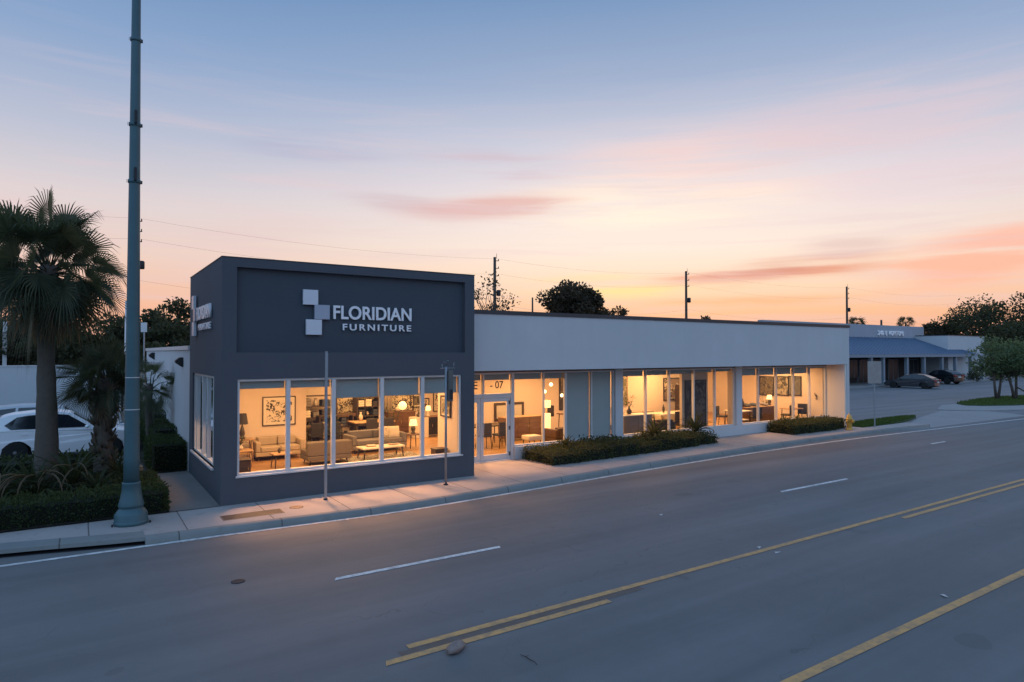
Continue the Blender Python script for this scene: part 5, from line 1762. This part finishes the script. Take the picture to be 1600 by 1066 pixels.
car('dark grey fastback sedan parked at the strip mall, tail to the street', (70.3, 32.6, 0), R(97), 'grey_car_paint', SEDAN, 'cars parked at the strip mall')
car('black high tailed car parked beside the grey sedan, half hidden', (82.6, 35.2, 0), R(80), 'black_car_paint', PICK, 'cars parked at the strip mall')

# ------------------------------------------------------------------ strip mall across the lot
mx0, mx1, my = 58.0, 99.0, 37.0
O = (mx0, my, 0)
t = thing('strip_mall', 'low blue grey shop row with a sloping blue metal awning across the lot', 'shop building', O)
def mbx(name, mat, boxes, par=None, bev=0):
    mb = MB(O)
    for b in boxes: mb.box(*b)
    return mb.build(name, mat, par or t, bev)
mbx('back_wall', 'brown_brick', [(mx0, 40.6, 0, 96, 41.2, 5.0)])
mbx('parapet', 'grey_stucco', [(mx0, 41.21, 4.6, 92.3, 41.7, 6.95)])
mbx('side_block', 'white_stucco', [(90.0, 37.4, 0.0, 100.5, 50, 5.72)])
mbx('block_cap', 'cap_metal', [(89.95, 37.35, 5.72, 100.55, 50, 5.80)])
mbx('roof', 'roof_gravel', [(mx0, 41.7, 4.4, 92.3, 55, 4.6)])
mbx('walkway', 'apron_concrete', [(mx0, 35.4, 0, 97, 40.6, .14)])
aw = MB(O)
y0, y1, z0, z1 = 36.0, 41.2, 3.42, 5.42
xr0, xr1 = 95.0, 92.2
aw.add([(mx0, y0, z0), (xr0, y0, z0), (xr1, y1, z1), (mx0, y1, z1), (mx0, y0, z0 - .06), (xr0, y0, z0 - .06), (xr1, y1, z1 - .1), (mx0, y1, z1 - .1)], [(0, 1, 2, 3), (7, 6, 5, 4), (0, 4, 5, 1), (1, 5, 6, 2), (3, 7, 4, 0)])
x = mx0 + .4
while x < 94.5:
    u1 = 1.0 if x < xr1 else max(.05, (xr0 - x) / (xr0 - xr1))
    ya, za = y0 + (y1 - y0) * u1, z0 + (z1 - z0) * u1
    aw.add([(x - .02, y0, z0), (x + .02, y0, z0), (x + .02, ya, za), (x - .02, ya, za), (x - .02, y0, z0 + .05), (x + .02, y0, z0 + .05), (x + .02, ya, za + .05), (x - .02, ya, za + .05)], [(4, 5, 6, 7), (0, 1, 5, 4), (0, 4, 7, 3), (1, 2, 6, 5)])
    x += .8
aw.build('awning', 'blue_metal_roof', t)
mbx('eave_beam', 'column_paint', [(mx0, 35.95, 3.08, 100.5, 36.25, 3.36)])
for px in (1357, 1376, 1413, 1440, 1468, 1489, 1513, 1530):
    x = on_y(px, 590, 36.5)[0]
    mb = MB(O); mb.box(x - .16, 36.1, .14, x + .16, 36.42, 3.08); mb.box(x - .2, 36.06, .14, x + .2, 36.46, .4)
    mb.build('column', 'column_paint', t)
for i, px in enumerate((1334, 1348, 1366, 1395, 1427, 1454, 1478)):
    x = on_y(px, 590, 40.55)[0]
    f = mbx('shop_door' if i % 2 else 'shop_window', 'shop_dark', [(x - 1.1, 40.5, .2 if i % 2 else .7, x + 1.1, 40.6, 2.7)])
    mbx('frame', 'column_paint', [(x - 1.16, 40.47, .15 if i % 2 else .64, x - 1.1, 40.6, 2.76), (x + 1.1, 40.47, .15 if i % 2 else .64, x + 1.16, 40.6, 2.76), (x - 1.1, 40.47, 2.7, x + 1.1, 40.6, 2.76), (x - .03, 40.48, .2 if i % 2 else .7, x + .03, 40.499, 2.7)], f)
sx, sz = on_y(1371, 524, 41.2)
ex = on_y(1411, 524, 41.2)[0]
t = thing('shop_sign', 'row of small white letters on the strip mall parapet', 'sign', (sx, 41.2, sz))
for part, a, b in (('240', 0, .21), ('E', .29, .345), ('HOMITOMS', .425, 1)):
    text_mesh('sign_lettering', part, 'white_letter', (ex - sx) * (b - a), .58, .12, t, .035, 1.1, Matrix.Translation(((ex - sx) * a, -.06, 0)))
for px, py, lab, m_ in ((1350, 640, '', ''),):
    pass
# planter shrubs in front of the shop row
for px, wd, h, lab in ((1428, 1.6, 1.0, 'dark shrub by the columns left of the grey sedan'), (1519, 2.2, 1.5, 'dark shrub against the end block of the strip mall'), (1551, 2.5, 1.2, 'low dark shrub behind the island trees')):
    x = on_y(px, 600, 35.7)[0]
    t2 = thing('shrub', lab, 'shrub', (x, 35.6, .0))
    mb = MB()
    for _ in range(10):
        leafball(mb, (rnd.uniform(-wd / 2, wd / 2), rnd.uniform(-.4, .4), rnd.uniform(.3, h * .8)), (.5, .4, .35), 90, .16)
    mb.build('foliage', 'tree_leaf', t2)
    mb = MB(); mb.tube([(0, 0, 0), (0, 0, h * .5)], [.06, .04], 6); mb.tube([(0, 0, .1), (.3, 0, h * .5)], .03, 5); mb.build('stem', 'bark', t2)
# tree brace on the island
b0 = at_d(1597, 610, 60)
o = MB(); o.tube([(58.5, 19.7, 1.0), (59.9, 18.9, .15)], .05, 6)
tag(o.build('tree_brace', 'pole_wood'), 'slanting wooden brace propping the island tree at the photo edge', 'brace')
# small yucca like shrub line by the rear wall, and a stone in the bed
mb = MB(); mb.blob((0, 0, .08), (.12, .10, .10), 10, 7, .2)
tag(mb.build('stone', 'kerb_concrete', loc=(1.30, 19.9, .45)), 'small pale stone among the dark groundcover beside the path', 'stone')


# ================================================================== LIGHT
SUN_AZ, SUN_EL = 33.56 + 12.5, 1.2      # degrees clockwise from +y
w = bpy.data.worlds.new('World'); scene.world = w
w.use_nodes = True
nt = NT(w.node_tree)
tc = nt.n('ShaderNodeTexCoord').outputs['Generated']
nrm = nt.n('ShaderNodeVectorMath', operation='NORMALIZE'); nt.put(nrm.inputs[0], tc)
sp_ = nt.n('ShaderNodeSeparateXYZ'); nt.put(sp_.inputs[0], nrm.outputs[0])
el = nt.m('MULTIPLY', nt.m('ARCSINE', sp_.outputs[2]), 57.29578)
az = nt.m('MULTIPLY', nt.m('ARCTAN2', sp_.outputs[0], sp_.outputs[1]), 57.29578)
daz = nt.m('WRAP', nt.m('SUBTRACT', az, SUN_AZ), 180, -180)
e = nt.m('DIVIDE', nt.m('MAXIMUM', el, 0), 90)


def sky_ramp(stops):
    return nt.ramp(e, [(d / 90, tuple(v * k for v in lin(c))) for d, c, k in stops])


cs = sky_ramp([(0, (234, 158, 126), 1), (3.2, (246, 190, 148), 1), (5.5, (250, 216, 184), 1), (9, (247, 228, 214), 1.02), (13.5, (232, 220, 221), 1), (17.5, (204, 204, 217), 1), (22.5, (158, 174, 202), 1), (29, (118, 148, 188), 1), (50, (116, 150, 190), 1.3), (90, (118, 148, 186), 1.3)])
ca = sky_ramp([(0, (226, 160, 134), 1), (3.5, (240, 184, 154), 1), (7.5, (233, 204, 190), 1), (11.5, (218, 207, 208), 1), (16.5, (182, 188, 207), 1), (22.5, (138, 163, 199), 1), (29, (106, 141, 185), 1), (50, (112, 148, 190), 1.3), (90, (118, 148, 186), 1.3)])
cb = sky_ramp([(0, (146, 166, 194), 1.1), (12, (150, 180, 214), 1.4), (30, (136, 174, 216), 1.6), (60, (122, 158, 204), 1.45), (90, (118, 148, 186), 1.3)])
ab = nt.m('ABSOLUTE', daz)
s1 = nt.n('ShaderNodeMapRange', interpolation_type='SMOOTHSTEP'); nt.put(s1.inputs[0], ab)
s1.inputs[1].default_value = 4; s1.inputs[2].default_value = 44
s2 = nt.n('ShaderNodeMapRange', interpolation_type='SMOOTHSTEP'); nt.put(s2.inputs[0], ab)
s2.inputs[1].default_value = 62; s2.inputs[2].default_value = 135
col = nt.mix(s1.outputs[0], cs, ca)
col = nt.mix(s2.outputs[0], col, cb)
# streaky dusk clouds at fixed bearings
skyv = nt.n('ShaderNodeCombineXYZ')
nt.put(skyv.inputs[0], nt.m('MULTIPLY', az, .05)); nt.put(skyv.inputs[1], nt.m('MULTIPLY', el, .38)); skyv.inputs[2].default_value = 2.3
n1 = nt.noise(skyv.outputs[0], 1.0, 5, .55, .4)
n2 = nt.noise(nt.mapping(skyv.outputs[0], (.6, 2.2, 1), (3, 1, 5)), 1.3, 5, .6, .3)
nn = nt.m('ADD', nt.m('MULTIPLY', n1, .6), nt.m('MULTIPLY', n2, .4))


def bearing(px, py):
    d = ray(px, py)
    return math.degrees(math.atan2(d[0], d[1])), math.degrees(math.asin(d[2] / math.sqrt(sum(q * q for q in d))))


def cloud(colr, px0, py0, px1, py1, half, k, rough, c):
    """soft band between two bearings; half: half thickness in degrees"""
    a0, e0 = bearing(px0, py0); a1, e1 = bearing(px1, py1)
    am, em, ha = (a0 + a1) / 2, (e0 + e1) / 2, abs(a1 - a0) / 2
    sl = (e1 - e0) / (a1 - a0)
    u = nt.m('SUBTRACT', az, am)
    v = nt.m('DIVIDE', nt.m('SUBTRACT', nt.m('SUBTRACT', el, em), nt.m('MULTIPLY', u, sl)), half)
    u = nt.m('DIVIDE', u, ha)
    r2 = nt.m('ADD', nt.m('MULTIPLY', u, u), nt.m('MULTIPLY', v, v))
    g = nt.m('EXPONENT', nt.m('MULTIPLY', r2, -1.0))
    st = nt.n('ShaderNodeMapRange', interpolation_type='SMOOTHSTEP'); nt.put(st.inputs[0], nn)
    st.inputs[1].default_value = .36; st.inputs[2].default_value = .62
    w_ = min(1, rough / 2.4)
    f = nt.m('MULTIPLY', g, nt.m('ADD', nt.m('MULTIPLY', st.outputs[0], w_ * 1.25), 1 - w_))
    s = nt.n('ShaderNodeMapRange', interpolation_type='SMOOTHSTEP'); nt.put(s.inputs[0], f)
    s.inputs[1].default_value = .02; s.inputs[2].default_value = .9; s.inputs[4].default_value = k
    return nt.mix(s.outputs[0], colr, lin(c))


for a in (
    (880, 280, 1300, 262, 3.6, .66, 1.6, (249, 212, 202)),
    (780, 322, 1250, 306, 2.4, .9, 1.4, (255, 238, 218)),
    (1120, 235, 1640, 120, 3.6, .45, 2.0, (224, 198, 204)),
    (1250, 300, 1700, 235, 2.6, .35, 1.8, (228, 205, 214)),
    (540, 306, 720, 328, .8, .5, 2.2, (205, 180, 186)),
    (640, 328, 905, 316, 1.0, .75, 2.2, (222, 172, 166)),
    (660, 250, 900, 270, 1.3, .55, 2.2, (206, 182, 192)),
    (360, 215, 620, 235, 1.6, .30, 2.0, (168, 166, 196)),
    (1030, 440, 1400, 406, .95, .9, 2.0, (226, 148, 120)),
    (1130, 424, 1290, 414, .7, .6, 1.6, (206, 140, 128)),
    (1230, 392, 1400, 380, .9, .40, 1.8, (205, 170, 172)),
    (1380, 430, 1720, 360, 2.0, .75, 2.0, (252, 178, 150)),
    (860, 462, 1090, 452, .55, .85, 1.6, (255, 226, 150)),
    (820, 440, 1010, 430, .5, .50, 1.6, (255, 222, 168)),
    (1010, 474, 1330, 466, .45, .45, 1.6, (244, 160, 96)),
    (250, 385, 520, 360, 2.0, .30, 1.6, (226, 198, 196)),
):
    col = cloud(col, *a)
# thin high haze streaks across the whole dusk sky
hz = nt.noise(nt.mapping(skyv.outputs[0], (.8, 1.5, 1), (11, 4, 2), (0, 0, R(12))), 1.1, 6, .6, .5)
hs = nt.n('ShaderNodeMapRange', interpolation_type='SMOOTHSTEP'); nt.put(hs.inputs[0], hz)
hs.inputs[1].default_value = .46; hs.inputs[2].default_value = .68; hs.inputs[4].default_value = .34
hb = nt.n('ShaderNodeMapRange', interpolation_type='SMOOTHSTEP'); nt.put(hb.inputs[0], el)
hb.inputs[1].default_value = 26; hb.inputs[2].default_value = 12
col = nt.mix(nt.m('MULTIPLY', hs.outputs[0], hb.outputs[0]), col, lin((226, 200, 202)))
# faint physical sky added for natural falloff
sk = nt.n('ShaderNodeTexSky', sky_type='NISHITA')
sk.sun_disc = False
sk.sun_elevation = R(SUN_EL); sk.sun_rotation = R(SUN_AZ)
sk.air_density = 1.0; sk.dust_density = 1.0
bg1 = nt.n('ShaderNodeBackground'); nt.put(bg1.inputs[0], col); bg1.inputs[1].default_value = SKY_K if 'SKY_K' in globals() else .95
bg2 = nt.n('ShaderNodeBackground'); nt.put(bg2.inputs[0], sk.outputs[0]); bg2.inputs[1].default_value = .004
ad = nt.n('ShaderNodeAddShader'); nt.put(ad.inputs[0], bg1.outputs[0]); nt.put(ad.inputs[1], bg2.outputs[0])
o = nt.n('ShaderNodeOutputWorld'); nt.put(o.inputs[0], ad.outputs[0])
w.cycles.sampling_method = 'AUTOMATIC'

sd = bpy.data.lights.new('sun', 'SUN'); sd.energy = .06; sd.angle = R(4); sd.color = (1, .62, .38)
so = bpy.data.objects.new('sun', sd); COL.objects.link(so)
dv = Vector((math.sin(R(SUN_AZ)) * math.cos(R(SUN_EL)), math.cos(R(SUN_AZ)) * math.cos(R(SUN_EL)), math.sin(R(SUN_EL))))
so.rotation_euler = dv.to_track_quat('Z', 'Y').to_euler()


# shop ceiling lighting
def ceil_light(x, y, sx, sy, power, z=2.96):
    l = bpy.data.lights.new('ceiling_lamp', 'AREA'); l.shape = 'RECTANGLE'; l.size = sx; l.size_y = sy
    l.energy = power; l.color = (1, .52, .20)
    ob = bpy.data.objects.new('ceiling_lamp', l); COL.objects.link(ob); ob.location = (x, y, z)
    return ob


for x, y, sx, sy, p in ((4.6, 18.3, 2.4, 2.2, 90), (7.4, 18.2, 2.2, 2.2, 95), (5.0, 20.6, 2, .6, 25), (8.4, 23.2, 2.5, 2.5, 110), (11.5, 23.5, 2.5, 2.5, 90), (11.5, 19.6, 2.4, 2, 75), (15, 20.2, 2.6, 2.4, 90), (18.6, 19.6, 2, 2, 70), (21.4, 20.2, 2.2, 1.2, 60), (25.5, 19.8, 2.6, 2.4, 85), (28.2, 19.6, 2.0, 2.2, 75), (26.5, 23.6, 4, 2, 80)):
    ceil_light(x, y, sx, sy, p * 1.9)
# unseen spots added behind the glass to throw warm spill on the pavement
def spot(x, y, tx, ty, power, size=62):
    l = bpy.data.lights.new('spill_spot', 'SPOT'); l.energy = power; l.color = (1, .44, .20)
    l.spot_size = R(size); l.spot_blend = .9; l.shadow_soft_size = .10
    ob = bpy.data.objects.new('spill_spot', l); COL.objects.link(ob); ob.location = (x, y, 2.75)
    ob.rotation_euler = Vector((tx - x, ty - y, .1 - 2.75)).to_track_quat('-Z', 'Y').to_euler()
for x in (3.7, 5.0, 6.3, 7.6):
    spot(x, 16.95, x + .1, 15.0, 430, 54)
for x, p in ((9.9, 420), (11.2, 420), (12.9, 260)):
    spot(x, 18.75, x, 16.5, p, 70)
for x in (17.5, 25, 28):
    spot(x, 18.75, x, 16.6, 150, 70)

vs = scene.view_settings
vs.view_transform = 'Standard'; vs.look = 'None'; vs.exposure = .16; vs.gamma = 1
scene.cycles.use_denoising = True
scene.cycles.max_bounces = 8; scene.cycles.transparent_max_bounces = 16
scene.cycles.sample_clamp_indirect = 6
scene.cycles.caustics_reflective = False; scene.cycles.caustics_refractive = False
